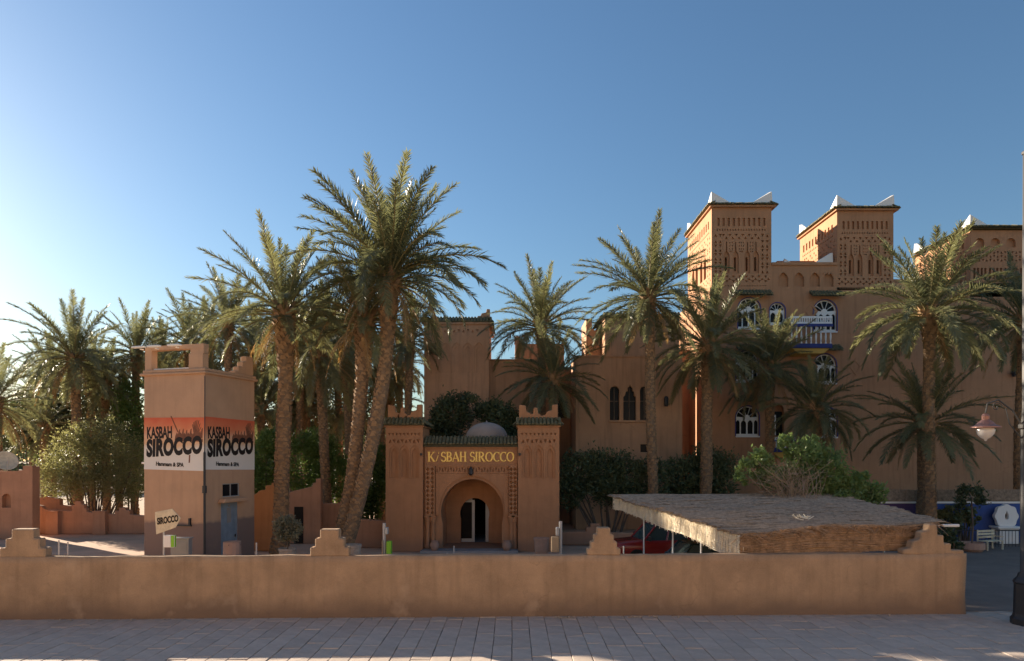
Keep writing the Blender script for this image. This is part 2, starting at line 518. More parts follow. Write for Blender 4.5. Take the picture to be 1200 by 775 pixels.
# ------------------------------------------------------------------ ground and pavement
g = MB(); g.add([(-500, -60, -.05), (500, -60, -.05), (500, 1500, -.05), (-500, 1500, -.05)], [(0, 1, 2, 3)])
struct(g.obj('ground', EARTH))
# forecourt earth behind the wall: slightly uneven sheet
g = MB()
nx, ny = 70, 40
for j in range(ny + 1):
    for i in range(nx + 1):
        x, y = -42 + 56 * i / nx, 19.25 + 36 * j / ny
        g.v.append((x, y, -.02 + .03 * noise.noise(Vector((x * .35, y * .35, 0)))))
for j in range(ny):
    for i in range(nx):
        k = j * (nx + 1) + i
        g.f.append((k, k + 1, k + nx + 2, k + nx + 1)); g.m.append(0)
struct(g.obj('forecourt_ground', FORE, smooth=True))
g = MB(); g.add([(13.0, 20.25, .014), (60, 20.25, .014), (60, 36.2, .014), (13.0, 36.2, .014)], [(0, 1, 2, 3)])
struct(g.obj('side_yard', YARD))
g = MB(); g.box(-60, 60, 12.6, 21.2, -.3, -.025)
pave = struct(g.obj('pavement', JOINT))


def slab_mesh(k):
    w, l = .455, .90
    b = MB(); e = .014
    dz = [rnd.uniform(-.005, .005) for _ in range(4)]
    t = [(x, y, z + d) for (x, y, z), d in zip([(e, e, .0), (w - e, e, .0), (w - e, l - e, .0), (e, l - e, .0)], dz)]
    o = [(x, y, -.012) for x, y in ((.004, .004), (w - .004, .004), (w - .004, l - .004), (.004, l - .004))]
    u = [(x, y, -.03) for x, y, z in o]
    b.add(t + o + u, [(0, 1, 2, 3)] + [(4 + i, 4 + (i + 1) % 4, (i + 1) % 4, i) for i in range(4)] + [(8 + i, 8 + (i + 1) % 4, 4 + (i + 1) % 4, 4 + i) for i in range(4)])
    return b


slab_bs = [slab_mesh(i) for i in range(6)]
slab_ms = [b.mesh('paving_stone', SLAB) for b in slab_bs]
cells = []
for c in range(-110, 110):
    off = rnd.choice((0, .3, .6)) * .75
    for r_ in range(-2, 14):
        y = 19.05 - .9 * (r_ + 1) + off
        if y + .9 > 21.1 or y < 12.62: continue
        x = c * .46
        cells.append((x, y))
inview = [c for c in cells if c[1] > 14.35 and abs(c[0]) < (c[1] + .9) * .76]
inview.sort(key=lambda c: (abs(c[0]) > c[1] * .76, -c[1]))
inview = sorted(inview, key=lambda c: (c[0] ** 2 + c[1] ** 2))[:300]
iset = set(inview)
far = MB()
for (x, y) in cells:
    k = rnd.randrange(6); dz = rnd.uniform(-.006, .006)
    if (x, y) in iset:
        link('paving_stone', slab_ms[k], pave, (x, y, .006 + dz), (rnd.uniform(-.006, .006), rnd.uniform(-.006, .006), rnd.uniform(-.012, .012)))
    else:
        far.add([(p[0] + x, p[1] + y, p[2] + .006 + dz) for p in slab_bs[k].v], slab_bs[k].f)
far.obj('paving_stone', SLAB, pave, stuff=True)

# unseen house behind the camera, added to bounce warm light onto the shaded walls
ob = thing('unseen_bounce_house', 'unseen pale plastered house added across the street, facing the hotel', 'building', (0, -4, 0))
b = MB()
b.panel(rect(-34, 34, 0, 10.5), [rect(x - .6, x + .6, z, z + 1.5) for x in range(-31, 32, 4) for z in (1.2, 5.2) if not (abs(x) < 4 and z > 4)] + [rect(-2.6, 2.6, 3.1, 6.2)], 0, .3, lambda u, v, w: (u, -w, v))
b.box(-34, 34, -9, -.3, 0, 10.5)
b.obj('wall', mat('pale cream plaster', (0.50, 0.38, 0.26), var=.1, bump=.2), ob)
b = MB(); b.box(-2.6, 2.6, 0.002, 1.6, 2.9, 3.05); b.obj('balcony', STEP, ob)

# ------------------------------------------------------------------ front wall along the pavement
WA = math.atan2(.75, 28.85)
fw = thing('front_wall', 'long low ochre plaster wall with stepped merlons beside the pavement', 'wall', (-20.0, 19.05, 0), WA)
wl = 33.25
b = MB(); b.rbox(0, wl, 0, .36, -.05, 1.76, step=.2, amp=.03, freq=1.0)
b.obj('wall_body', PL_FRONT, fw, smooth=True)
def merlon_on(parent, x, z, w, h, m, y0=0, y1=.36, n=3, top=.26, name='merlon'):
    bb = MB(); bb.prism([(u + x, v + z) for u, v in stepped(w, h, n, top)], y0, y1)
    return bb.obj(name, m, parent, bevel=.03)
merlon_on(fw, -13.8 + 20, 1.75, 1.28, .80, PL_FRONT, .02, .34)
merlon_on(fw, -5.2 + 20, 1.75, 1.10, .77, PL_FRONT, .02, .34)
merlon_on(fw, 2.66 + 20, 1.75, .96, .80, PL_FRONT, .02, .34, n=4, top=.18)
b = MB()
xr = 12.36 + 20
b.prism([(xr - .95, 1.74), (xr + .86, 1.74), (xr + .86, 1.86), (xr + .48, 1.86), (xr + .48, 2.06), (xr + .26, 2.06), (xr + .26, 2.30), (xr + .08, 2.30),
         (xr + .05, 2.62), (xr - .17, 2.62), (xr - .20, 2.44), (xr - .40, 2.40), (xr - .44, 2.18), (xr - .66, 2.12), (xr - .70, 1.92), (xr - .95, 1.88)], .02, .34)
b.obj('merlon', PL_FRONT, fw, bevel=.03)
# rubble at the wall foot
b = MB()
for i in range(60):
    x = rnd.choice((rnd.uniform(.6, 5.2), rnd.uniform(1.2, 1.8), rnd.uniform(3.3, 4.2), rnd.uniform(-13, 12)))
    r_ = rnd.uniform(.012, .05); y = 19.47 + x * .026 - .04 - rnd.uniform(0, .08)
    b.lathe([(0, -.4 * r_), (r_ * .9, 0), (r_ * .7, r_ * .7), (0, r_ * .9)], 6, (x, y, .02))
tag(b.obj('rubble', STONE), 'small pale stones scattered along the foot of the front wall', 'rubble', kind='stuff')


# ------------------------------------------------------------------ gatehouse
GD = 33.0
gate = thing('gatehouse', 'gatehouse with dark horseshoe arch and gold lettering between two square towers', 'gatehouse', (PX(555, GD), GD, 0))
K = .04125
def gx(px): return (px - 555) * K
def gz(py): return (646.5 - py) * K
def gate_tower(x0, x1):
    b = MB()
    b.box(x0, x1, .14, 2.6, 0, 6.02)
    zt, zb = gz(504), gz(566)
    w = x1 - x0
    hs = []
    for i in range(3):
        cx = x0 + w * (i + .5) / 3 * .84 + w * .08
        hs.append(arch(cx, gz(561), w * .24, 1.62, 'pointed', 10))
    for i in range(9):
        hs.append(tri_hole(x0 + w * (i + .5) / 9 * .9 + w * .05, gz(509), .12, .12, False))
    for i in range(8):
        hs.append(tri_hole(x0 + w * (i + .5) / 8 * .86 + w * .07, gz(517), .15, .17, i % 2 == 0))
    b.panel(rect(x0, x1, 0, 6.02), hs, 0, .14)
    # inner relief of the niches sits 4 cm back
    for h in hs[:3]:
        cu = sum(p[0] for p in h) / len(h)
        b.panel([(cu + (u - cu) * .99, v) for u, v in h], [[(cu + (u - cu) * .62, gz(561) + .06 + (v - gz(561)) * .86) for u, v in h]], .05, .12)
    b.add([(x0, 0, 0), (x0, .14, 0), (x0, .14, 6.02), (x0, 0, 6.02)], [(0, 1, 2, 3)])
    b.add([(x1, 0, 0), (x1, .14, 0), (x1, .14, 6.02), (x1, 0, 6.02)], [(0, 1, 2, 3)])
    o = b.obj('tower', PL_GATE, gate)
    c = MB(); c.box(x0 - .07, x1 + .07, -.07, 2.67, 6.02, 6.10); c.obj('cornice', PL_GATE, o, bevel=.02)
    t = MB()
    tiles(t, (x0 - .1, .18), (x1 + .1, .18), (0, -1, 0), 6.44, .40, .30)
    tiles(t, (x0 + .18, -.1), (x0 + .18, 2.6), (-1, 0, 0), 6.44, .40, .30)
    tiles(t, (x1 - .18, -.1), (x1 - .18, 2.6), (1, 0, 0), 6.44, .40, .30)
    t.taper((x0 - .12, x1 + .12, -.12, 2.7), (x0 + .2, x1 - .2, .2, 2.4), 6.101, 6.44)
    t.obj('roof_tile', TILE_G, o, stuff=True)
    def mer(pts):
        q = MB(); q.prism(pts, .22, .50); q.obj('merlon', PL_GATE, o, bevel=.025)
    a, c_ = x0 + .06, x1 - .06
    mer([(a, 6.4), (a + .62, 6.4), (a + .55, 6.72), (a + .36, 6.78), (a + .32, 7.08), (a, 7.12)])
    mer([(c_, 6.4), (c_, 7.14), (c_ - .26, 7.12), (c_ - .28, 6.86), (c_ - .52, 6.80), (c_ - .60, 6.62), (c_ - .86, 6.58), (c_ - .92, 6.4)])
    m_ = (a + c_) / 2 - .1
    mer([(m_ - .3, 6.4), (m_ + .22, 6.4), (m_ + .2, 6.66), (m_ + .08, 6.70), (m_ + .05, 6.98), (m_ - .12, 6.98), (m_ - .14, 6.70), (m_ - .28, 6.66)])
gate_tower(gx(452), gx(495.5))
gate_tower(gx(607), gx(655.5))
# centre with the arch
x0, x1 = gx(495.5), gx(607)
b = MB()
hole = arch(gx(553), .12, 3.05, 3.38, 'horseshoe', 20)
hs = [hole]
b.panel(rect(x0, x1, .12, 5.15), hs, .30, 2.45)
b.panel(rect(x0, x1, .12, 5.15), [arch(gx(553), .12, 1.52, 2.32, 'horseshoe', 16)], 2.452, 2.75)
b.box(x0, x1, .8, 2.6, 5.15, 5.2)
b.obj('arch_wall', PL_GATE, gate)
b = MB()
hx0, hx1 = gx(510), gx(596)
# raised square surround over the arch
hole2 = arch(gx(553), gz(600), 3.16, gz(558) - gz(600), 'round', 20)
outer = [(hx0, gz(606)), (hole2[0][0] - .02, gz(606))] + [(u, v) for u, v in [hole2[0]]]
arcpts = hole2[2:]
b.prism([(hx0, gz(604)), (arcpts[-1][0], gz(604))] + list(reversed(arcpts)) + [(arcpts[0][0], gz(604)), (hx1, gz(604)), (hx1, gz(555)), (hx0, gz(555))], .22, .298)
b.obj('arch_surround', PL_GATE, gate)
b = MB()
hs = []
for i in range(26):
    hs.append(tri_hole(hx0 + (hx1 - hx0) * (i + .5) / 26, gz(550.5), .1, .22, i % 2 == 0))
b.panel(rect(hx0, hx1, gz(554.7), gz(546)), hs, .20, .298, sides=True)
b.obj('frieze', PL_GATE, gate)
for s, (pa, pb) in enumerate(((498, 509.5), (596.5, 606))):
    b = MB(); hs = []
    a, c = gx(pa) + .01, gx(pb) - .01
    za, zb = gz(605), gz(546)
    nr = 11
    for r_ in range(nr):
        for q in range(2):
            cx = a + (c - a) * (q + .5) / 2; cz = za + .06 + (zb - za - .12) * (r_ + .5) / nr
            hs.append([(cx - .09, cz), (cx, cz - .095), (cx + .09, cz), (cx, cz + .095)])
    b.panel(rect(a, c, za, zb), hs, .10, .27, sides=True)
    b.box(a, c, .27, .298, za, zb)
    b.obj('carved_pilaster', PL_GATE, gate)
    for q, cx in enumerate((a + .1, c - .1)):
        e = MB(); zc = gz(606)
        e.lathe([(.13, .13), (.13, .3), (.10, .36), (.095, zc - .32), (.13, zc - .2), (.15, zc - .02), (.15, zc)], 12, (cx, .18, 0))
        e.box(cx - .16, cx + .16, .02, .34, zc - .001, zc + .05)
        e.obj('column', PL_GATE, gate, smooth=False)
# pots at the arch feet
for px in (509.5, 594):
    pass
# letter panel
b = MB()
b.panel(rect(gx(497.5), gx(606.6), gz(546), gz(524)), [rect(gx(498.5), gx(605.6), gz(544.5), gz(525.5))], .16, .26, sides=True)
b.box(gx(498.5), gx(605.6), .26, .298, gz(544.5), gz(525.5))
sgn = b.obj('sign_panel', PL_GATE, gate)


def letter(ch, h):
    """serif capital as thick and thin strokes; returns (MB, width)"""
    b = MB(); T, t, s = .17 * h, .075 * h, .05 * h
    k = [0]
    def st(pts, w):
        k[0] += 1
        y0 = -.03 - .0015 * k[0]
        pts = [Vector(p) * h for p in pts]
        for i in range(len(pts) - 1):
            a, c = pts[i], pts[i + 1]
            d = (c - a).normalized(); nn = Vector((-d.y, d.x))
            wa = w[i] * h if hasattr(w, '__len__') else w; wc = w[i + 1] * h if hasattr(w, '__len__') else w
            k[0] += .3
            b.prism([tuple(a + nn * wa / 2), tuple(a - nn * wa / 2), tuple(c - nn * wc / 2 + d * .01), tuple(c + nn * wc / 2 + d * .01)], y0 - .0005 * i, 0)
    def serif(x, z, w=.24):
        st([(x - w / 2, z), (x + w / 2, z)], s)
    V = Vector
    def curve(cx, cz, rx, rz, a0, a1, n=12, thick=(.17, .075)):
        P, W = [], []
        for i in range(n + 1):
            th = R(a0 + (a1 - a0) * i / n)
            P.append((cx + rx * math.cos(th), cz + rz * math.sin(th)))
            W.append(thick[1] + (thick[0] - thick[1]) * abs(math.cos(th)))
        st(P, W)
    if ch == 'K':
        st([(.14, 0), (.14, 1)], T); serif(.14, .025, .30); serif(.14, .975, .30)
        st([(.2, .42), (.62, .97)], t); st([(.30, .55), (.66, .03)], T); serif(.66, .025, .28); serif(.62, .975, .26); w = .82
    elif ch == 'S':
        curve(.29, .74, .2, .23, 20, 270, 12, (.13, .09)); curve(.29, .27, .22, .25, 90, -160, 12, (.15, .09)); w = .60
    elif ch == 'B':
        st([(.14, 0), (.14, 1)], T); serif(.12, .025, .26); serif(.12, .975, .26)
        curve(.24, .75, .25, .22, 90, -90, 10); curve(.24, .27, .31, .245, 90, -90, 10)
        st([(.12, .97), (.25, .97)], t); st([(.12, .52), (.25, .52)], t); st([(.12, .03), (.25, .03)], t); w = .68
    elif ch == 'A':
        st([(.06, .02), (.36, 1)], t); st([(.34, 1), (.66, .02)], T); st([(.17, .34), (.52, .34)], t); serif(.06, .025, .22); serif(.66, .025, .26); w = .78
    elif ch == 'H':
        st([(.14, 0), (.14, 1)], T); st([(.60, 0), (.60, 1)], T); st([(.14, .5), (.60, .5)], t)
        for x in (.14, .60):
            serif(x, .025, .27); serif(x, .975, .27)
        w = .80
    elif ch == 'I':
        st([(.15, 0), (.15, 1)], T); serif(.15, .025, .3); serif(.15, .975, .3); w = .37
    elif ch == 'R':
        st([(.14, 0), (.14, 1)], T); serif(.14, .025, .28); serif(.12, .975, .26)
        curve(.26, .74, .28, .235, 90, -90, 10); st([(.12, .97), (.27, .97)], t); st([(.12, .51), (.27, .51)], t)
        st([(.30, .50), (.62, .03)], T); serif(.64, .025, .22); w = .78
    elif ch == 'O':
        curve(.40, .5, .33, .46, 0, 360, 24, (.17, .07)); w = .84
    elif ch == 'C':
        curve(.42, .5, .34, .46, 52, 308, 20, (.17, .07)); st([(.64, .70), (.64, .97)], s); w = .74
    elif ch == '/':                  # what is left of a fallen letter
        st([(.10, .02), (.30, .62)], t); st([(.34, .80), (.38, .98)], t * .8); w = .62
    elif ch == ' ':
        w = .34
    return b, w * h


hgt = .47
seq = [('K', .01), ('/', 0), ('S', 0), ('B', 0), ('A', 0), ('H', 0), (' ', 0)] + [(c, 0) for c in 'SIROCCO']
tot = sum(letter(c, hgt)[1] for c, _ in seq)
xa, xb = gx(500.5), gx(603)
gap = (xb - xa - tot) / (len(seq) - 1)
x = xa
for ch, _ in seq:
    lb, w = letter(ch, hgt)
    if lb.f:
        lb.v = [(p[0] + x, p[1] + .258, p[2] + gz(541)) for p in lb.v]
        lb.obj('letter', GOLD, sgn)
    x += w + gap
# tiled coping over the arch
b = MB()
tiles(b, (gx(496), .62), (gx(606.5), .62), (0, -1, 0), gz(512), .62, .36)
b.taper((gx(495.5) + .002, gx(607) - .002, .05, 2.4), (gx(495.5) + .002, gx(607) - .002, .6, 2.3), gz(523.5), gz(512.5))
b.obj('roof_tile', TILE_G, gate, stuff=True)
# hanging lantern over the arch
b = MB(); zc = gz(553)
b.lathe([(.0, .24), (.06, .2), (.10, .1), (.12, -.1), (.07, -.16), (0, -.2)], 8, (gx(551.5), .1, zc)); b.box(gx(551.5) - .015, gx(551.5) + .015, .09, .2, zc + .2, zc + .28)
b.obj('lantern', METAL_D, gate)
# small wall lights
for px in (493.8, 609):
    b = MB(); b.box(gx(px) - .05, gx(px) + .05, -.12, -.002, gz(534), gz(531)); b.obj('spotlight', METAL_D, gate)
# passage behind the arch and the doors
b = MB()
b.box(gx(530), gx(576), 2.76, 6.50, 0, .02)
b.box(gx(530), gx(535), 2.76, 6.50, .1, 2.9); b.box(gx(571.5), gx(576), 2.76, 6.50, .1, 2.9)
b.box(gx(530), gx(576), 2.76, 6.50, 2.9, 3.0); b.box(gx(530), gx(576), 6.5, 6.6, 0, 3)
b.obj('passage', INNER_SHADE, gate)
b = MB(); b.box(gx(549.6), gx(552.6), 2.80, 2.86, .12, 2.32); b.box(gx(534), gx(549.6), 2.83, 2.85, .12, 2.4)
b.cur = 1; b.box(gx(535), gx(549), 2.80, 2.83, .3, 2.2)
b.obj('door', [METAL_L, INNER_SHADE], gate)
b = MB(); b.box(gx(566.3), gx(568), 2.92, 2.97, .12, 2.3); b.box(gx(568), gx(573), 2.93, 2.95, .12, 2.4)
b.obj('door', [METAL_L], gate)
# steps and dome
b = MB(); b.box(gx(494), gx(607), -.55, 2.75, -.02, .10); b.box(gx(497), gx(604), -.2, 6.4, .1, .112)
b.obj('doorstep', STEP, gate, bevel=.015)
b = MB()
b.lathe([(1.14 * math.cos(R(a)), .05 + .92 * math.sin(R(a)) ** .9 if a else .0) for a in range(0, 90, 9)] + [(.05, .96), (.03, 1.04), (0, 1.08)], 28, (gx(567), 3.7, gz(514)))
b.obj('dome', DOME, gate, smooth=True)
b = MB(); b.box(gx(535), gx(599), 2.78, 4.95, 3.05, gz(514)); b.obj('dome_base', PL_GATE, gate)

for px, lab in ((510, 'dark clay pot at the left foot of the gate arch'), (594, 'dark clay pot at the right foot of the gate arch')):
    b = MB(); b.lathe([(.02, 0), (.14, 0), (.21, .16), (.22, .3), (.15, .42), (.18, .46), (.14, .46), (.1, .3), (0, .3)], 14)
    tag(b.obj('clay_pot', TERRA, smooth=True, loc=(PX(px, 33), 32.72, .1)), lab, 'pot', 'clay pots at the gate arch')

# ------------------------------------------------------------------ painted sign tower
st = thing('sign_tower', 'square pink plaster tower with painted sunset hotel sign on two faces', 'tower', (-12.6 - 3.09 * .958, 28 + 3.09 * .287, 0), R(-16.7))
S1, S2 = 3.09, 3.13
b = MB()
door = rect(0.95, 2.02, .02, 2.62)
win = rect(1.05, 2.15, 2.86, 3.44)
def rface(u, v, w): return (S1 - w, u, v)
b.panel(rect(0, S2, 0, 8.0), [door, win], 0, .12, rface)
b.panel(rect(0, S1, 0, 8.0), [], 0, 0)
b.add([(0, 0, 0), (0, S2, 0), (0, S2, 8.0), (0, 0, 8.0)], [(0, 1, 2, 3)])
b.add([(0, S2, 0), (S1, S2, 0), (S1, S2, 8.0), (0, S2, 8.0)], [(0, 1, 2, 3)])
b.obj('wall', PL_SIGN, st)
b = MB(); b.box(-.16, S1 + .12, -.12, S2 + .12, 8.0, 8.10); b.box(-.05, S1 + .06, -.06, S2 + .06, 8.10, 8.24); b.obj('cornice', PL_SIGN, st, bevel=.03)
b = MB()
b.rbox(.02, .36, .02, .34, 8.24, 9.22, .3, .015); b.rbox(2.28, 2.98, .02, .34, 8.24, 8.86, .3, .015); b.rbox(.36, 3.0, .03, .33, 9.06, 9.25, .3, .02)
b.rbox(2.34, 3.0, .04, .32, 8.86, 9.06, .3, .01)
b.obj('parapet_frame', PL_SIGN, st, smooth=False)
b = MB(); b.prism([(u + S2 - .62, v + 8.23) for u, v in ((-.62, 0), (.6, 0), (.6, .86), (.1, .86), (.1, .62), (-.12, .58), (-.14, .36), (-.4, .34), (-.42, .14), (-.62, .12))], .04, .34, rface)
b.obj('merlon', PL_SIGN, st, bevel=.03)
b = MB(); b.box(.4, 2.3, .1, .3, 8.24, 8.30); b.obj('parapet_kerb', WHITE, st)
# three floodlights on the frame
for x, dx in ((.05, -.45), (.75, -.35), (1.75, -.3)):
    b = MB(); b.box(x + dx, x + dx + .62, -.30, -.12, 9.16, 9.24); b.box(x + dx + .28, x + dx + .34, -.14, .06, 9.10, 9.15)
    b.obj('floodlight', WHITE, st, bevel=.02)
b = MB(); b.box(-.42, -.10, .25, .45, 4.28, 4.36); b.box(-.12, 0, .3, .38, 4.22, 4.27); b.obj('floodlight', WHITE, st, bevel=.02)
# steel door, canopy, window
b = MB(); b.box(S1 - .10, S1 - .05, .95, 2.02, .02, 2.62); b.cur = 1
b.box(S1 - .05, S1 - .04, 1.38, 1.64, 1.75, 2.38); b.box(S1 - .05, S1 - .035, 1.46, 1.56, 2.42, 2.52)
b.cur = 0; b.box(S1 - .05, S1 - .03, .95, 1.02, .02, 2.62); b.box(S1 - .05, S1 - .03, 1.95, 2.02, .02, 2.62)
for z in (.5, 1.0): b.box(S1 - .05, S1 - .04, 1.02, 1.95, z, z + .04)
dr = b.obj('door', [METAL_B, GREYBOX], st)
b = MB(); b.box(S1 - .04, S1 + .0, 1.86, 1.9, 1.1, 1.22); b.obj('handle', METAL_D, dr)
b = MB(); b.prism([(.72, 2.64), (2.3, 2.64), (2.2, 2.82), (.82, 2.82)], -.34, -.002, rface); b.obj('door_canopy', PL_SIGN, st, bevel=.03)
b = MB(); b.panel(rect(1.05, 2.15, 2.86, 3.44), [rect(1.09, 1.585, 2.9, 3.40), rect(1.615, 2.11, 2.9, 3.40)], .04, .10, rface)
wn = b.obj('window', METAL_L, st)
for u in (1.09, 1.615):
    b = MB(); b.box(S1 - .1, S1 - .08, u, u + .495, 2.9, 3.40); b.obj('pane', GLASS, wn)
# drain pipe and cable at the corner
b = MB(); b.tube([(S1 + .03, -.05, 0), (S1 + .03, -.05, 4.75), (S1 + .02, -.03, 4.8), (S1 + .02, -.02, 7.9)], [.05, .05, .02, .018], 6)
b.lathe([(.0, 0), (.09, 0), (.09, .3), (0, .3)], 8, (S1 + .03, -.05, 3.1)); b.obj('drain_pipe', METAL_D, st)
b = MB(); b.box(1.75, 2.45, -.08, -.002, 1.72, 1.77); b.box(2.35, 2.42, -.1, -.002, 1.77, 2.05); b.obj('tap_pipe', METAL_D, st)
# painted signs
def sign_face(parent, mp_m, W, sx):
    """mp_m maps sign-local (x along the wall, -y outwards, z up) to the tower"""
    def mp(u, v, w):
        return tuple(mp_m @ Vector((u, w, v)))
    b = MB(); b.prism([(.0, 4.06), (W, 4.0), (W, 6.2), (.0, 6.24)], -.012, -.003, mp)
    so = b.obj('painted_sign', SIGNP, parent)
    off = lambda y, x, z, rot=0: mp_m @ Matrix.Translation((x, y, z)) @ Matrix.Rotation(R(rot), 4, 'Y')
    kw = W / 3.09
    put_text('lettering', 'KASBAH', BLACKP, so, off(-.018, .15 * kw, 5.36, -1), size=.68, offset=.02, sx=.52 * kw, spacing=1.0)
    put_text('lettering', 'SIROCCO', BLACKP, so, off(-.018, .14 * kw, 4.62, -3), size=.94, offset=.055, shear=.12, sx=.66 * kw, spacing=1.06)
    put_text('lettering', 'Hammam & SPA', BLACKP, so, off(-.018, .62 * kw, 4.22, 2), size=.23, offset=.008, sx=.92 * kw, spacing=1.0)
    # painted caravan in front of a palm
    c = MB()
    rr = random.Random(3)
    for i in range(7):
        cx, cz, s = 1.72 + i * .19, 5.30 + rr.uniform(-.02, .05), rr.uniform(.85, 1.1)
        cx *= kw
        c.prism([(cx - .13 * s, cz), (cx - .10 * s, cz + .16 * s), (cx - .02 * s, cz + .30 * s), (cx + .04 * s, cz + .22 * s), (cx + .10 * s, cz + .42 * s), (cx + .15 * s, cz + .44 * s), (cx + .14 * s, cz + .30 * s), (cx + .13 * s, cz)], -.0165 - .0002 * i, -.0125, mp)
    for i in range(8):
        a = R(28 + i * 12); cx, cz = 2.62 * kw, 5.32
        L = .86 - abs(i - 3) * .05; e_ = (cx + L * math.cos(a) * .5, cz + L * math.sin(a))
        c.prism([(cx - .015, cz), (cx + .02, cz), (e_[0] + .022, e_[1]), (e_[0] - .022, e_[1] - .02)], -.0185 - .0002 * i, -.0125, mp)
    c.prism([(1.60 * kw, 5.25), (3.0 * kw, 5.20), (3.0 * kw, 5.32), (1.62 * kw, 5.34)], -.0215, -.0125, mp)
    if sx:
        c.prism([(1.38, 6.28), (1.42, 6.29), (1.78, 5.62), (1.74, 5.60)], -.0222, -.0125, mp)
        c.prism([(2.30, 4.34), (2.36, 4.34), (2.38, 4.66), (2.32, 4.66)], -.0222, -.0125, mp)
    c.obj('painted_caravan', BROWNP, so)
sign_face(st, Matrix.Identity(4), S1, True)
sign_face(st, Matrix.Translation((S1, 0, 0)) @ Matrix.Rotation(R(90), 4, 'Z'), S2, False)


# things in front of the sign tower
def signboard(px, py, d):
    t = thing('arrow_sign', 'weathered cream arrow signboard on a thin pole before the pink tower', 'sign', (PX(192, d), d, 0))
    s = d / 800
    b = MB(); b.tube([(0, 0, 0), (0, 0, 2.5)], .035, 8); b.obj('pole', METAL_L, t)
    zc = PZ(py, d)
    pts = [(-9 * s, 11 * s), (11 * s, 15 * s), (21 * s, 4 * s), (15 * s, -7 * s), (-7.5 * s, -15 * s)]
    b = MB(); b.prism([(u, v + zc) for u, v in pts], -.09, -.05)
    bd = b.obj('board', CREAM, t, bevel=.008)
    put_text('lettering', 'SIROCCO', BLACKP, bd, Matrix.Translation((-6.2 * s, -.094, zc - 3.4 * s)) @ Matrix.Rotation(R(-9), 4, 'Y'), size=.32, offset=.014, sx=.55, shear=.2)
    b = MB(); b.box(2 * s, 10 * s, -.14, 0, zc - 30 * s, zc - 16 * s)
    b.cur = 1; b.box(10 * s, 14.5 * s, -.13, 0.0, zc - 30 * s, zc - 16 * s)
    b.obj('light_box', [WHITE, LIME], t, bevel=.01)
signboard(195, 611, 24.5)
d = 25.2
b = MB(); b.box(PX(200, d), PX(221, d), d, d + .3, 0, PZ(632, d)); b.box(PX(199, d), PX(222, d), d - .03, d + .32, PZ(632, d), PZ(631, d) + .02)
b.box(PX(202, d), PX(219, d), d - .015, d, .15, PZ(635, d))
tag(b.obj('meter_box', GREYBOX, bevel=.01), 'squat grey utility box at the foot of the pink tower', 'utility box')
t = thing('barrel', 'battered rusty barrel standing by the blue steel door', 'barrel', (PX(272, 26.5), 26.5, 0)); t.scale = (1.2, 1.2, 1.3)
b = MB(); b.lathe([(0, .0), (.26, 0), (.29, .2), (.30, .28), (.28, .30), (.29, .58), (.30, .60), (.28, .62), (.27, .98), (.28, 1.0), (.25, 1.0), (.24, .92), (0, .92)], 16); b.obj('drum', TERRA, t, smooth=False)
b = MB(); b.tube([(-.27, 0, .9), (0, -.27, .92), (.27, 0, .9)], .015, 5); b.obj('handle', METAL_D, t)

# ------------------------------------------------------------------ yard walls
def yard_wall(label, pts, d, m, th=.35, extra=None, name='yard_wall'):
    """wall seen front-on: outline in photo pixels at distance d"""
    t = thing(name, label, 'wall', (PX(pts[0][0], d), d, 0))
    ox = PX(pts[0][0], d)
    poly = [(PX(pts[0][0], d) - ox, 0)] + [(PX(p, d) - ox, PZ(q, d)) for p, q in pts] + [(PX(pts[-1][0], d) - ox, 0)]
    b = MB(); b.prism(poly, 0, th); b.obj('wall_body', m, t, bevel=.03)
    return t, ox
d = 40.5
lw, ox = yard_wall('low stepped yard wall with pillars and a merlon beneath the sage tree', [(36, 590), (48, 593), (52, 597), (84, 599), (84, 592), (87.5, 592), (87.5, 587.5), (95, 587.5), (95, 591), (98.5, 591), (98.5, 596), (101, 596), (101, 600), (134, 603), (134, 599), (139, 599), (139, 595), (147, 595), (147, 598), (152, 598), (152, 603), (172, 605)], d, PL_LOW)
for px in (65, 120):
    b = MB(); x = PX(px, d) - ox
    b.rbox(x - .36, x + .36, -.35, -.003, 0, PZ(600, d), .3, .02); b.box(x - .38, x + .38, -.37, .0, PZ(600, d), PZ(599, d) + .03); b.obj('pillar', PL_LOW, lw)
t, ox = yard_wall('farther pale topped wall behind the low stepped yard wall', [(30, 586), (54, 582), (70, 585), (70, 592), (95, 594)], 41.6, PL_LOW)
# corner building at the left edge
d = 38
cb = thing('corner_building', 'brown plaster building corner with arched niche at the left edge', 'building', (PX(-40, d), d, 0))
ox = PX(-40, d)
pts = [(PX(p, d) - ox, PZ(q, d)) for p, q in ((-40, 552), (22, 552), (22, 551), (27, 551), (27, 546), (38, 546))]
b = MB()
outer = [(0, 0)] + [(PX(38, d) - ox, 0)] + list(reversed(pts))
b.panel(outer, [arch(PX(7.5, d) - ox, PZ(595, d), .5, .78, 'round', 8)], 0, .3, sides=True)
b.box(.0, PX(38, d) - ox, .3, .6, 0, PZ(552, d) - .02)
b.box(PX(28, d) - ox, PX(38, d) - ox, .3, .6, PZ(552, d) - .02, PZ(552, d) + .24)
b.obj('wall', PL_LOW, cb)
t = thing('satellite_dish', 'tan satellite dish on the roof of the corner building', 'satellite dish', (PX(7, 38.3), 38.3, PZ(552, 38) - .03))
b = MB()
k = len(b.v)
M = Matrix.Translation((0, 0, .6)) @ Matrix.Rotation(R(50), 4, 'Z') @ Matrix.Rotation(R(62), 4, 'X')
tmp = MB(); tmp.lathe([(0.001, -.14), (.25, -.12), (.45, -.06), (.58, .02), (.60, .02), (.46, -.08), (.25, -.15), (.001, -.17)], 18)
b.add([M @ Vector(p) for p in tmp.v], tmp.f); b.obj('reflector', CREAM, t, smooth=True)
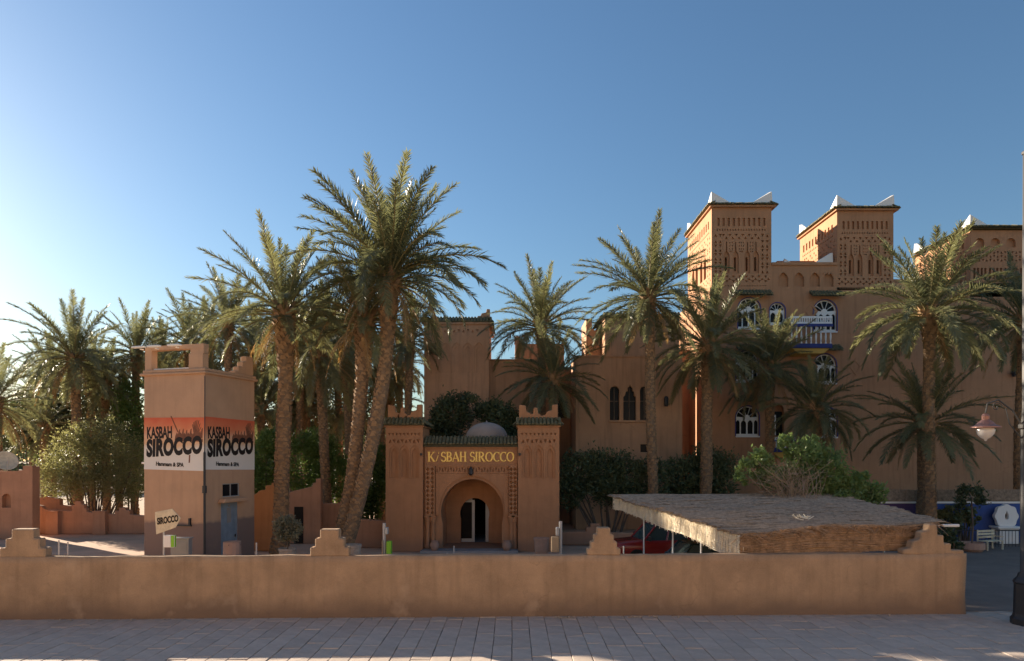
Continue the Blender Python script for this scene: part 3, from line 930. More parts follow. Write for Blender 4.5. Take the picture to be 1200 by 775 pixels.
b = MB(); b.tube([(0, .1, 0), (0, .1, .58)], .03, 6); b.obj('mast', METAL_L, t)
b = MB(); b.tube([M @ Vector((0, -.55, .03)), M @ Vector((0, -.1, .5))], .02, 5); b.obj('feed_arm', METAL_L, t)

# middle walls behind the twin palms
yard_wall('orange-lit stepped wall running beside the pink tower', [(297, 580), (301, 578), (304, 575), (311, 574), (311, 569), (318, 569), (318, 566), (323, 566)], 33.2, PL_GLOW)
d = 36
t, ox = yard_wall('sloping yard wall with a narrow dark doorway behind the tall palms', [(322, 581), (366, 570), (366, 566), (370, 566), (370, 561), (376, 561)], d, PL_LOW)
b = MB(); b.box(PX(345, d) - ox, PX(355.5, d) - ox, -.02, .2, .0, PZ(594, d)); b.obj('doorway', INNER_SHADE, t)  # solid slab; the opening's shade is its near-black colour
yard_wall('low plaster wall between the twin palms and the dark doorway', [(376, 590), (411, 590), (411, 588), (418, 588), (418, 592), (423, 592)], 37, PL_LOW)
yard_wall('low plain wall against the left gate tower', [(416, 608), (454, 611)], 34.3, PL_LOW)
yard_wall('low plaster wall with merlon against the right gate tower', [(655, 624), (687, 623), (687, 618), (692, 618), (692, 614), (703, 614), (703, 619), (708, 619), (708, 624), (760, 625)], 35.5, PL_LOW)

# ------------------------------------------------------------------ kasbah (middle building)
KD = 44.0
kas = thing('kasbah_building', 'plain brown kasbah with flat roofs and green tile coping behind the gatehouse', 'building', (0, KD, 0))
def kx(px): return PX(px, KD)
def kz(py): return PZ(py, KD)
# left block
b = MB()
x0, x1 = kx(497), kx(573)
hs = [arch(x0 + (x1 - x0) * (i + .5) / 5 * .86 + .3, kz(437), .62, 1.95, 'pointed', 10) for i in range(5)]
hs += [tri_hole(x0 + (x1 - x0) * (i + .5) / 14, kz(388), .16, .2, i % 2 == 0) for i in range(14)]
b.panel(rect(x0, x1, 0, kz(380)), hs, 0, .12)
for h in hs[:5]:
    cu = sum(p[0] for p in h) / len(h)
    b.panel([(cu + (u - cu) * .99, v) for u, v in h], [[(cu + (u - cu) * .6, kz(437) + .08 + (v - kz(437)) * .84) for u, v in h]], .06, .12)
b.box(x0, x1, .12, 5, 0, kz(380))
b.add([(x0, 0, 0), (x0, .12, 0), (x0, .12, kz(380)), (x0, 0, kz(380))], [(0, 1, 2, 3)])
b.add([(x1, 0, 0), (x1, .12, 0), (x1, .12, kz(380)), (x1, 0, kz(380))], [(0, 1, 2, 3)])
b.obj('wall', PL_KAS, kas)
b = MB(); b.box(x0 - .08, x1 + .2, -.1, 5.1, kz(380), kz(378)); b.obj('cornice', PL_KAS, kas)
b = MB(); tiles(b, (x0 - .05, .25), (x1 + .2, .25), (0, -1, 0), kz(371.5), .4, .32, .2)
tiles(b, (x1 - .1, -.1), (x1 - .1, 5), (1, 0, 0), kz(371.5), .4, .32, .2); tiles(b, (x0 + .1, -.1), (x0 + .1, 5), (-1, 0, 0), kz(371.5), .3, .32, .2)
b.taper((x0 - .1, x1 + .2, -.1, 5.1), (x0 + .2, x1 - .1, .25, 4.8), kz(378) + .002, kz(371.5)); b.obj('roof_tile', TILE_G, kas, stuff=True)
b = MB(); b.prism([(kx(559), kz(372)), (kx(574), kz(372)), (kx(574), kz(361)), (kx(570), kz(361)), (kx(569.5), kz(365)), (kx(564), kz(366)), (kx(563), kz(369)), (kx(559.5), kz(369))], .3, .6); b.obj('merlon', PL_KAS, kas, bevel=.03)
# link block
b = MB()
x0, x1 = kx(573), kx(640)
b.box(x0 + .003, x1, .6, 6, 0, kz(421)); b.obj('wall', PL_KAS, kas)
b = MB(); b.box(x0 + .01, x1 + .1, .52, .9, kz(421) + .002, kz(419.5)); b.obj('cornice', PL_KAS, kas)
# recess with an arched window
b = MB(); b.panel(rect(kx(640), kx(676), 0, kz(424)), [arch(kx(660), kz(487), .95, 1.55, 'pointed', 10)], 3.0, 3.4); b.box(kx(638), kx(678), 3.4, 7, 0, kz(424)); b.obj('wall', PL_KAS, kas)
w_ = MB(); w_.box(kx(660) - .5, kx(660) + .5, 3.3, 3.38, kz(487) + .01, kz(458)); w_.obj('window', GLASS, kas)
# right block with three arched windows
b = MB()
x0, x1 = kx(673), kx(795)
wh = [arch(kx(717.5), kz(493.5), .60, 2.15, 'round', 8),
      [(kx(727.5), kz(493.5)), (kx(742), kz(493.5)), (kx(742), kz(467)), (kx(740), kz(465)), (kx(740), kz(461)), (kx(738), kz(460)), (kx(738), kz(456.5)), (kx(736.2), kz(455)), (kx(735.2), kz(452.5)), (kx(734.2), kz(455)), (kx(732.4), kz(456.5)), (kx(732.4), kz(460)), (kx(730.4), kz(461)), (kx(729.4), kz(465)), (kx(727.5), kz(467))],
      arch(kx(752), kz(493.5), .60, 2.15, 'round', 8)]
b.panel(rect(x0, x1, 0, kz(421)), wh + [rect(kx(747), kx(756), kz(530), kz(521))], -1.0, -.7)
b.box(x0, x1, -.7, 6, 0, kz(421))
b.add([(x0, -1, 0), (x0, -.7, 0), (x0, -.7, kz(421)), (x0, -1, kz(421))], [(0, 1, 2, 3)])
b.add([(x1, -1, 0), (x1, -.7, 0), (x1, -.7, kz(421)), (x1, -1, kz(421))], [(0, 1, 2, 3)])
b.add([(x0, -1, kz(421)), (x1, -1, kz(421)), (x1, -.7, kz(421)), (x0, -.7, kz(421))], [(0, 1, 2, 3)])
b.obj('wall', PL_KAS, kas)
for i, h in enumerate(wh):
    us = [p[0] for p in h]
    g_ = MB(); g_.box(min(us) + .01, max(us) - .01, -.74, -.705, kz(493), kz(455)); wn = g_.obj('window', GLASS, kas)
    f_ = MB(); c = (min(us) + max(us)) / 2; f_.box(c - .03, c + .03, -.80, -.742, kz(493), kz(456)); f_.box(min(us) + .012, max(us) - .012, -.795, -.745, kz(472), kz(471)); f_.obj('frame', WOOD, wn)
b = MB(); b.box(kx(747), kx(756), -.74, -.705, kz(530), kz(521)); b.obj('window', GLASS, kas)
b = MB(); b.box(kx(711), kx(759), -1.14, -1.001, kz(496), kz(493.8)); b.obj('sill', PL_KAS, kas, bevel=.02)
b = MB(); b.box(x0 - .05, x1 + .05, -1.06, -.6, kz(421) + .002, kz(419.3)); b.obj('cornice', PL_KAS, kas)
# upper room of the right block
b = MB(); b.rbox(kx(708), kx(794), -.4, 4.8, kz(419.2), kz(374), 1.5, .0); b.obj('upper_wall', PL_KAS, kas)
b = MB(); tiles(b, (kx(706), -.2), (kx(796), -.2), (0, -1, 0), kz(368), .4, .25, .2); tiles(b, (kx(710), -.3), (kx(710), 4.8), (-1, 0, 0), kz(368), .4, .25, .2)
b.taper((kx(706), kx(796), -.5, 5), (kx(710), kx(792), -.1, 4.6), kz(374) + .002, kz(368)); b.obj('roof_tile', TILE_G, kas, stuff=True)
b = MB(); b.prism([(kx(690), kz(372)), (kx(690), kz(368)), (kx(697), kz(368)), (kx(697), kz(380)), (kx(700), kz(382)), (kx(706), kz(382)), (kx(708), kz(419)), (kx(690), kz(419))], 1.5, 4.6)
b.obj('upper_wall', PL_KAS, kas)
# back rooms on the roof
b = MB(); b.box(kx(604), kx(668), 5.0, 9.0, kz(424), kz(388)); b.prism([(kx(603), kz(388)), (kx(603), kz(378)), (kx(611), kz(378)), (kx(611), kz(384)), (kx(616), kz(388))], 5.05, 5.4)
b.obj('upper_wall', PL_KAS, kas)
b = MB(); b.lathe([(0, 0), (.1, 0), (.14, .12), (.14, .5), (.1, .62), (0, .66)], 8, (kx(776), -1.16, kz(478))); b.obj('wall_lamp', METAL_D, kas)

# ------------------------------------------------------------------ hotel (right building)
HD = 45.0
hot = thing('hotel_building', 'tall brown hotel with carved towers, white roof horns and arched white windows', 'hotel', (0, HD, 0))
def hx(px): return PX(px, HD)
def hz(py): return PZ(py, HD)
HM = HD / 800


def carved_face(b, W, z0, z1, mp, rich=True):
    """one carved tower face, u from 0 to W: two plates with cut openings"""
    Hh = z1 - z0
    zz = lambda v: z1 - (v - 135) / 555 * Hh
    uu = lambda u: (u - 262) / 418 * W
    def strip(va, vb, holes):
        b.panel(rect(0, W, zz(vb), zz(va)), holes, 0, .14, mp)
    strip(135, 200, [])
    strip(200, 268, [rect(uu(302 + i * 35.5), uu(302 + i * 35.5 + 16), zz(262), zz(206)) for i in range(10)])
    strip(268, 302, [tri_hole(uu(300 + i * 18.6), zz(286), uu(274) - uu(262), .15, True) for i in range(19)])
    tr = []
    for i in range(6):
        c = 355 + i * 45
        tr += [tri_hole(uu(c - 11), zz(327), .20, .17, False), tri_hole(uu(c + 9), zz(344), .20, .17, True)]
    for c in (290, 322, 618, 650):
        tr.append(tri_hole(uu(c), zz(328), .19, .22, c in (290, 650)))
    strip(302, 360, tr)
    nic = []
    for i, c in enumerate((366, 430, 511, 572)):
        s = 21
        nic.append([(uu(c - s), zz(592)), (uu(c + s), zz(592)), (uu(c + s), zz(470)), (uu(c + s * .7), zz(450)), (uu(c + 5), zz(436)), (uu(c + 3), zz(372)), (uu(c - 3), zz(372)), (uu(c - 5), zz(436)), (uu(c - s * .7), zz(450)), (uu(c - s), zz(470))])
    for c in (398, 470, 541):
        for k, v in enumerate((378, 400, 422, 440)):
            q = 9 if k < 3 else 6
            for e in ((-q, q) if c != 470 else (-1.6 * q, 0, 1.6 * q)):
                nic.append([(uu(c + e - 4), zz(v)), (uu(c + e), zz(v + 7)), (uu(c + e + 4), zz(v)), (uu(c + e), zz(v - 7))])
    for k in range(8):
        v = 372 + k * 30
        for c in (290, 322, 618, 650):
            nic.append(tri_hole(uu(c), zz(v), .19, .20, (k + (c > 400)) % 2 == 0))
    strip(360, 600, nic)
    tr = []
    for i in range(9):
        c = 290 + i * 45
        tr += [tri_hole(uu(c - 11), zz(615), .20, .15, False), tri_hole(uu(c + 9), zz(630), .20, .15, True), tri_hole(uu(c - 11), zz(648), .20, .15, False)]
    strip(600, 664, tr)
    strip(664, 690, [tri_hole(uu(286 + i * 18.6), zz(680), uu(272) - uu(262), .10, False) for i in range(20)])
    # second plate with the dark slots
    b.panel(rect(0.001, W - .001, z0, z1), [arch(uu(c), zz(572), uu(262 + 15) - uu(262), zz(474) - zz(572), 'round', 6) for c in (366, 430, 511, 572)], .14, .5, mp)


def horn(b, x, y, z, sx, sy, s=1.0):
    """white corner horn: peak over the outer corner, sloping in along both edges"""
    w, h = 1.5 * s, .95 * s
    P = [(x, y, z), (x + sx * w, y, z), (x + sx * w, y + sy * .22, z), (x + sx * .22, y + sy * .22, z), (x + sx * .22, y + sy * w, z), (x, y + sy * w, z),
         (x + sx * .03, y + sy * .03, z + h), (x + sx * .15, y + sy * .15, z + h), (x + sx * w, y + sy * .1, z + .12), (x + sx * .1, y + sy * w, z + .12)]
    b.add(P, [(0, 1, 8, 6), (1, 2, 8), (2, 3, 7, 8), (8, 7, 6), (3, 4, 9, 7), (4, 5, 9), (5, 0, 6, 9), (6, 7, 9), (0, 1, 2, 3), (0, 3, 4, 5)])


def hotel_tower(pl, pr, ztop, zbot, depth, carved=True, y0=0):
    x0, x1 = hx(pl), hx(pr)
    W = x1 - x0
    b = MB()
    carved_face(b, W, zbot, ztop, lambda u, v, w: (x0 + u, y0 + w, v))
    carved_face(b, depth - .02, zbot, ztop, lambda u, v, w: (x0 + w, y0 + depth - u, v))
    b.box(x0 + .5, x1 - .002, y0 + .5, y0 + depth, zbot, ztop)
    b.add([(x1, y0, zbot), (x1, y0 + depth, zbot), (x1, y0 + depth, ztop), (x1, y0, ztop)], [(0, 1, 2, 3)])
    b.add([(x0, y0, ztop), (x1, y0, ztop), (x1, y0 + depth, ztop), (x0, y0 + depth, ztop)], [(0, 1, 2, 3)])
    o = b.obj('tower', PL_HOTEL, hot)
    c = MB(); c.box(x0 - .15, x1 + .25, y0 - .2, y0 + depth + .15, ztop + .002, ztop + .12); c.obj('cornice', PL_HOTEL, o)
    t = MB(); zt = ztop + .36
    tiles(t, (x0 - .2, y0 + .2), (x1 + .3, y0 + .2), (0, -1, 0), zt, .52, .2, .2)
    tiles(t, (x0 + .2, y0 - .2), (x0 + .2, y0 + depth), (-1, 0, 0), zt, .52, .2, .2)
    tiles(t, (x1 - .1, y0 - .2), (x1 - .1, y0 + depth), (1, 0, 0), zt, .52, .2, .2)
    t.taper((x0 - .28, x1 + .36, y0 - .28, y0 + depth + .2), (x0 + .2, x1 - .1, y0 + .2, y0 + depth - .2), ztop + .122, zt); t.obj('roof_tile', TILE_G, o, stuff=True)
    for (x, y, sx, sy) in ((x0 - .05, y0 - .05, 1, 1), (x1 + .05, y0 - .05, -1, 1), (x0 - .05, y0 + depth + .05, 1, -1), (x1 + .05, y0 + depth + .05, -1, -1)):
        h = MB(); horn(h, x, y, zt - .08, sx, sy, .82); h.obj('horn', WHITE, o)
    return o


hotel_tower(834, 904, hz(243.5), hz(337), 6.1)
hotel_tower(981, 1047, hz(247.5), hz(340), 5.8)
# third tower at the right edge
def third_tower():
    x0, x1, y0, dp = hx(1137), hx(1232), 0, 6.2
    z0, z1 = hz(348), hz(270)
    b = MB(); W = x1 - x0
    hs = []
    for i in range(5):
        c = x0 + W * (i + .5) / 5.2 + .12
        hs.append(arch(c, hz(290), .62, .62, 'round', 8))
        for k in range(4):
            hs.append(rect(c - .42 + k * .24, c - .28 + k * .24, hz(327), hz(314)))
    for i in range(22):
        for k in range(3):
            hs.append(tri_hole(x0 + W * (i + .5) / 22, hz(296 + k * 4.5), .15, .17, (i + k) % 2 == 0))
    b.panel(rect(x0, x1, z0, z1), hs, 0, .2)
    b.box(x0 + .2, x1, .2, dp, z0, z1)
    carved_face(b, dp - .02, z0, z1, lambda u, v, w: (x0 + w, y0 + dp - u, v))
    b.add([(x0, 0, z1), (x1, 0, z1), (x1, .2, z1), (x0, .2, z1)], [(0, 1, 2, 3)])
    o = b.obj('tower', PL_HOTEL, hot)
    t = MB(); zt = z1 + .36
    tiles(t, (x0 - .2, .2), (x1 + .3, .2), (0, -1, 0), zt, .52, .2, .2); tiles(t, (x0 + .2, -.2), (x0 + .2, dp), (-1, 0, 0), zt, .52, .2, .2)
    t.taper((x0 - .28, x1 + .36, -.28, dp + .2), (x0 + .2, x1 - .1, .2, dp - .2), z1 + .05, zt); t.obj('roof_tile', TILE_G, o, stuff=True)
    h = MB(); horn(h, x0 - .05, -.05, zt - .08, 1, 1, .8); h.obj('horn', WHITE, o)
    h = MB(); horn(h, x0 - .05, dp + .05, zt - .08, 1, -1, .8); h.obj('horn', WHITE, o)
third_tower()

# main facade with window openings
WIN = [  # px centre, py bottom, width px, height px, kind
    (878, 385, 26, 36, 'fan'), (911, 380, 18, 25, 'small'), (967, 388.5, 27, 37, 'fan'),
    (875.5, 447, 26, 36, 'fan'), (967, 449, 26, 34, 'fan'), (876, 511, 27, 35, 'fan'), (968, 512, 26, 35, 'fan')]
b = MB()
x0, x1 = hx(832), hx(1262)
zt = hz(311)
hs = [arch(hx(c), hz(pb), w * HM, h * HM, 'round', 14) for c, pb, w, h, k in WIN]
for i, px in enumerate((918, 936.5, 955, 971)):
    hs.append(arch(hx(px), hz(336), .66, .95, 'pointed', 8))
hs.append(rect(hx(913), hx(924), 0.4, 3.6)); hs.append(arch(hx(912), hz(511), .75, 2.1, 'round', 8))
b.panel(rect(x0, x1, 0, hz(337)), hs[:7] + hs[11:], 0, .35)
b.panel(rect(hx(904), hx(981), hz(337), zt), hs[7:11], 0, .2)
b.panel(rect(hx(1047), x1, hz(337), hz(332)), [], 0, 0)
b.box(x0, x1, .35, 14, 0, hz(337) - .003)
b.box(hx(904) + .003, hx(981) - .003, .2, 12, hz(337), zt)
b.add([(x0, 0, 0), (x0, .35, 0), (x0, .35, hz(337)), (x0, 0, hz(337))], [(0, 1, 2, 3)])
b.box(hx(1047) + .003, hx(1137) - .003, 2.0, 10, hz(337), hz(318))
b.obj('facade', PL_HOTEL, hot)
b = MB(); b.box(hx(904) + .01, hx(981) - .01, -.10, .4, zt + .001, zt + .18); b.obj('cornice', PL_HOTEL, hot)
# roof volumes between the towers
b = MB(); b.box(hx(935), hx(981), 3.5, 8.5, hz(311), hz(288)); b.obj('upper_wall', PL_HOTEL, hot)
for (px, y, w) in ((930, 1.6, 1.0), (979, .3, -1.0), (1048, 2.1, 1.0)):
    h = MB(); horn(h, hx(px), y, (zt + .17) if px < 1000 else hz(337), w, 1, .8); h.obj('horn', WHITE, hot)
b = MB()
for i in range(4): b.box(hx(960 + i * 5), hx(960 + i * 5 + 2), -.04, -.001, hz(322), hz(319))
b.obj('relief_block', PL_HOTEL, hot, stuff=True)


def hotel_window(c, pb, w, h, kind):
    cx, z0, W, Hh = hx(c), hz(pb), w * HM, h * HM
    r = W / 2 - .02
    zs = z0 + Hh - W / 2
    outer = arch(cx, z0 + .005, W - .02, Hh - .015, 'round', 14)
    holes = []
    n = 5
    for i in range(n):
        a0, a1 = PI * (i + .06) / n, PI * (i + .94) / n
        if i == 0: a0 += .06
        if i == n - 1: a1 -= .06
        ri, ro = r * .27, r * .93
        holes.append([(cx + ri * math.cos(a0), zs + ri * math.sin(a0)), (cx + ro * math.cos(a0), zs + ro * math.sin(a0)), (cx + ro * math.cos((a0 + a1) / 2), zs + ro * math.sin((a0 + a1) / 2)),
                      (cx + ro * math.cos(a1), zs + ro * math.sin(a1)), (cx + ri * math.cos(a1), zs + ri * math.sin(a1))])
    zb, zh = z0 + .14, zs - .10
    if kind == 'fan':
        for q, fw in ((-.39, .17), (-.145, .235), (.145, .235), (.39, .17)):
            holes.append(arch(cx + q * W, zb, W * fw, zh - zb - .05, 'pointed', 8))
    else:
        for q in (-.24, .24):
            holes.append(arch(cx + q * W, zb, W * .34, zh - zb, 'pointed', 8))
    b = MB(); b.panel(outer, holes, .12, .20, sides=True); o = b.obj('window', WHITE_J, hot)
    b = MB(); b.prism(arch(cx, z0 + .01, W - .03, Hh - .03, 'round', 12), .24, .27); b.obj('pane', GLASS, o)
    b = MB(); b.box(cx - W / 2 - .03, cx + W / 2 + .03, -.08, .118, z0 - .09, z0 - .002); b.obj('sill', WHITE_J, o, bevel=.015)
    # blue painted edge around the arch
    o2 = arch(cx, z0, W + .12, Hh + .06, 'round', 14)
    b = MB(); b.panel(o2, [arch(cx, z0 + .0001, W + .004, Hh + .003, 'round', 14)], -.025, -.002, sides=True); b.obj('painted_edge', NAVY, o)
    # tile hood above
    return o
for w_ in WIN: hotel_window(*w_)
def hood(pa, pb, py):
    b = MB(); tiles(b, (hx(pa), -.05), (hx(pb), -.05), (0, -1, 0), hz(py - 4), .55, .35, .2); b.add([(hx(pa), -.002, hz(py - 4) - .05), (hx(pb), -.002, hz(py - 4) - .05), (hx(pb), -.58, hz(py) - .2), (hx(pa), -.58, hz(py) - .2)], [(0, 1, 2, 3)])
    b.obj('window_hood', TILE_G, hot)
for a in ((861, 903, 345), (948, 986, 346), (860, 896, 468), (955, 984, 409), (862, 892, 409)): hood(*a)

# balconies
def balcony(pa, pb, py_top, py_floor, y_out, label_part='balcony'):
    xa, xb, zt_, zf = hx(pa), hx(pb), hz(py_top), hz(py_floor)
    b = MB(); b.box(xa, xb, -y_out, -.003, zf - .28, zf); o = b.obj(label_part, NAVY, hot, bevel=.02)
    b = MB(); b.box(xa - .03, xb + .03, -y_out - .05, -y_out + .12, zf + (zt_ - zf) * .62, zf + (zt_ - zf) * .72); b.obj('rail', NAVY, o)
    b = MB()
    n = int((xb - xa) / .14)
    b.panel(rect(xa, xb, zf + (zt_ - zf) * .72 + .002, zt_), [rect(xa + (xb - xa) * (i + .22) / n, xa + (xb - xa) * (i + .78) / n, zf + (zt_ - zf) * .79, zf + (zt_ - zf) * .93) for i in range(n)], -y_out, -y_out + .06, sides=True)
    b.obj('lattice', WHITE_J, o)
    n = int((xb - xa) / .3)
    for i in range(n + 1):
        x = xa + .08 + (xb - xa - .16) * i / n
        e = MB(); hh = (zt_ - zf) * .62
        e.lathe([(.055, 0), (.055, .08), (.03, .12), (.062, hh * .4), (.03, hh * .75), (.05, hh - .06), (.05, hh)], 8, (x, -y_out + .08, zf)); e.obj('baluster', WHITE_J, o)
    for s in (xa + .05, xb - .05):
        e = MB(); e.box(s - .03, s + .03, -y_out + .12, -.003, zf + (zt_ - zf) * .9, zt_); e.obj('side_rail', WHITE_J, o)
    e = MB(); e.prism([(xa + .1, zf - .28), (xb - .1, zf - .28), (xb - .5, zf - .62), (xa + .5, zf - .62)], -y_out + .1, -.003); e.obj('bracket', OCHRE, o, bevel=.02)
balcony(916, 963, 376, 407, 1.5)
balcony(897, 925, 513, 525, 1.0)
b = MB(); b.box(hx(899), hx(904), -.10, -.03, hz(496), hz(477)); b.obj('shutter', NAVY, hot)
b = MB(); b.box(hx(905.5), hx(918.5), .28, .34, hz(510.5), hz(482)); b.cur = 1; b.box(hx(907), hx(911), .26, .279, hz(510), hz(486)); b.obj('door', [GLASS, WHITE_J], hot)
b = MB(); b.box(hx(913.2), hx(923.8), .28, .34, .4, 3.6); b.obj('door', GLASS, hot)
for (px, py) in ((848, 490), (951, 430), (951, 365), (1003, 430), (848, 430)):
    b = MB(); s = .42
    b.panel([(hx(px) - s, hz(py)), (hx(px), hz(py) - s * 1.4), (hx(px) + s, hz(py)), (hx(px), hz(py) + s * 1.4)], [[(hx(px) - s * .6, hz(py)), (hx(px), hz(py) - s * .84), (hx(px) + s * .6, hz(py)), (hx(px), hz(py) + s * .84)]], -.03, -.001, sides=True)
    b.obj('diamond_relief', PL_HOTEL, hot)
for (px, py) in ((1190, 378), (1186, 442)):
    b = MB(); b.lathe([(0, 0), (.12, 0), (.2, .25), (.15, .42), (0, .5)], 8, (hx(px), -.24, hz(py))); b.box(hx(px) - .04, hx(px) + .04, -.2, -.002, hz(py) + .2, hz(py) + .28); b.obj('wall_lamp', METAL_D, hot)
# dark recessed service bay between kasbah and hotel
b = MB(); b.box(hx(793), hx(832) - .003, 5.2, 13, 0, hz(395)); b.obj('rear_wall', PL_HOTEL, hot)
b = MB(); b.box(hx(799), hx(808), 5.0, 5.19, 0, 7.3); b.obj('door', INNER_SHADE, hot)
b = MB(); b.box(hx(806), hx(811), 4.85, 4.99, PZ(487, 50), PZ(480, 50)); b.obj('air_conditioner', WHITE, hot)

# ------------------------------------------------------------------ blue wall with fountain
BD = 36.4
bw = thing('blue_wall', 'blue and purple garden wall with thatch coping and white line', 'wall', (0, BD, 0))
def bx_(px): return PX(px, BD)
def bz_(py): return PZ(py, BD)
b = MB(); b.box(bx_(1088), bx_(1290), 0, .4, 0, bz_(590)); b.obj('wall_body', BLUE, bw)
b = MB(); b.box(bx_(985), bx_(1088) - .002, 0.003, .4, 0, bz_(590)); b.obj('wall_body', PURPLE, bw)
b = MB(); b.box(bx_(985), bx_(1290), -.04, .42, bz_(590) + .002, bz_(587.8)); b.obj('white_band', WHITE, bw)
b = MB(); rr = random.Random(5)
for i in range(1500):
    x = rr.uniform(bx_(985), bx_(1290)); z = bz_(586.5) + rr.uniform(-.02, .03); y = rr.uniform(-.06, .0)
    b.tube([(x, y, z), (x + rr.uniform(-.05, .05), y + .05, z + rr.uniform(.44, .60))], .016, 3, False)
b.box(bx_(985), bx_(1290), .03, .4, bz_(587.8) + .002, bz_(575)); b.obj('thatch_coping', REED, bw, stuff=True)
ft = thing('wall_fountain', 'white scalloped fountain with dark niche against the blue wall', 'fountain', (bx_(1172), BD - .5, .03))
b = MB()
pts = [((.60 + .03 * math.cos(8 * th)) * math.cos(th), 1.42 + (.62 + .03 * math.cos(8 * th)) * math.sin(th)) for th in [2 * PI * i / 48 for i in range(48)]]
nich = [(-.08, 1.26), (.08, 1.26), (.10, 1.5), (.04, 1.62), (0, 1.74), (-.04, 1.62), (-.10, 1.5)]
b.panel(pts, [nich], 0, .2, sides=True); b.box(-.3, .3, .2, .45, 1.1, 1.7)
b.obj('shell_back', WHITE, ft)
b = MB(); b.box(-.66, .66, -.3, .45, .78, .9); b.obj('basin_rim', WHITE, ft, bevel=.03)
b = MB(); b.box(-.5, .5, -.2, .45, 0, .779); b.obj('basin', WHITE, ft)
b = MB(); b.lathe([(0, 1.62), (.03, 1.55), (.055, 1.42), (.03, 1.3), (0, 1.26)], 8, (0, .12, .03)); b.obj('spout', METAL_D, ft)
# railing
fn = thing('iron_railing', 'thin dark iron railing in front of the blue wall', 'railing', (bx_(1098), 34.6, .03))
b = MB(); L = PX(1245, 34.6) - PX(1075, 34.6)
b.tube([(-1.0, 0, .82), (L, 0, .82)], .03, 6); b.obj('top_rail', METAL_D, fn)
b = MB(); b.tube([(-1.0, 0, .10), (L, 0, .10)], .02, 6); b.obj('bottom_rail', METAL_D, fn)
bar = MB(); bar.tube([(0, 0, 0), (0, 0, .81)], .014, 5); bar_m = bar.mesh('bar', METAL_D)
nb = int(L / .17)
for i in range(nb): link('bar', bar_m, fn, (-.9 + L * i / nb, 0, 0))
# bench
bn = thing('garden_bench', 'pale slatted bench before the white fountain', 'bench', (PX(1158, 33.6), 33.6, .03), R(20))
for z, y in ((.42, -.05), (.42, -.2), (.42, -.35)):
    b = MB(); b.box(-.6, .6, y, y + .12, z, z + .035); b.obj('seat_slat', CREAM, bn)
for z in (.55, .70, .84):
    b = MB(); b.box(-.6, .6, .10, .135, z, z + .1); b.obj('back_slat', CREAM, bn)
for x in (-.55, .5):
    b = MB(); b.box(x, x + .06, -.36, -.3, 0, .419); b.obj('leg', CREAM, bn)
    b = MB(); b.box(x, x + .06, .136, .18, 0, .96); b.obj('leg', CREAM, bn)
    b = MB(); b.box(x, x + .06, -.36, .136, .62, .66); b.obj('armrest', CREAM, bn)


# ------------------------------------------------------------------ reed carport
CA, CB, CC, CDp = Vector((6.75, 20.15, 2.32)), Vector((12.75, 20.55, 2.50)), Vector((12.4, 27.0, 3.12)), Vector((4.15, 27.2, 3.02))
def roofpt(u, v):
    p = (CA * (1 - u) + CB * u) * (1 - v) + (CDp * (1 - u) + CC * u) * v
    p = p.copy()
    p.z += -.20 * math.sin(PI * min(1, max(0, u)) * 1.0) * 0 + .10 * noise.noise(Vector((p.x * .5, p.y * .5, 1))) + .06 * noise.noise(Vector((p.x * .8, p.y * 2.1, 4))) + .16 * math.sin(PI * u) * (1 - v) * .6
    return p
cp = thing('reed_carport', 'long carport shelter with a dry reed roof beside the front wall', 'carport', (6.75, 20.15, 0))
O = Vector((6.75, 20.15, 0))
rr = random.Random(11)
b = MB()
rows = 420
for j in range(rows):
    v = (j + .5) / rows
    u = -.03 + rr.uniform(-.02, .02)
    while u < 1.03:
        L = rr.uniform(.16, .42)
        u2 = min(u + L, 1.03 + rr.uniform(0, .03))
        pts = []
        dz, dv = rr.uniform(0, .06), rr.uniform(-.004, .004)
        for k in range(3):
            q = roofpt(u + (u2 - u) * k / 2, v + dv * k) - O
            pts.append(q + Vector((0, 0, .02 + dz + rr.uniform(-.008, .008))))
        r_ = rr.uniform(.012, .034)
        b.tube(pts, [r_, r_, r_ * .6], 4, False)
        if u2 >= 1.03: break
        u = u2 - .03
b.obj('reed_roof', REED, cp, stuff=True)
# matting under the reeds
b = MB(); n1, n2 = 12, 16
for j in range(n2 + 1):
    for i in range(n1 + 1): b.v.append(tuple(roofpt(i / n1, j / n2) - O + Vector((0, 0, .0))))
for j in range(n2):
    for i in range(n1):
        k = j * (n1 + 1) + i; b.f.append((k, k + 1, k + n1 + 2, k + n1 + 1)); b.m.append(0)
b.obj('roof_mat', REED, cp)
# front fascia: bundled horizontal reeds
b = MB()
def fsag(u):                                   # bottom edge of the front mat
    return .68 - .04 * math.sin(u * 9) + .06 * u
for k in range(34):
    t = k / 33
    u = -.01
    while u < 1.0:
        u2 = min(1.0, u + rr.uniform(.12, .34)); pts = []
        lift = rr.uniform(-.015, .015)
        slope = .30 if u > .72 and t > .35 else 0
        for q in range(4):
            uu = u + (u2 - u) * q / 3
            p = roofpt(uu, 0) - O
            p.z -= t * fsag(uu) - slope * (uu - .72) * .6 - lift - rr.uniform(-.006, .006)
            p.y += -.05 - rr.uniform(0, .05)
            if .77 < uu < .86 and t < .25: p.y += .1; 
            pts.append(p)
        b.tube(pts, rr.uniform(.008, .020), 4, False)
        if u2 >= 1.0: break
        u = u2 - .02
for i in range(40):                            # stray vertical ties
    u = rr.uniform(0, .98); p = roofpt(u, 0) - O; h = fsag(u)
    b.tube([p + Vector((0, -.12, 0)), p + Vector((rr.uniform(-.04, .04), -.13, -h * rr.uniform(.5, 1)))], .006, 3, False)
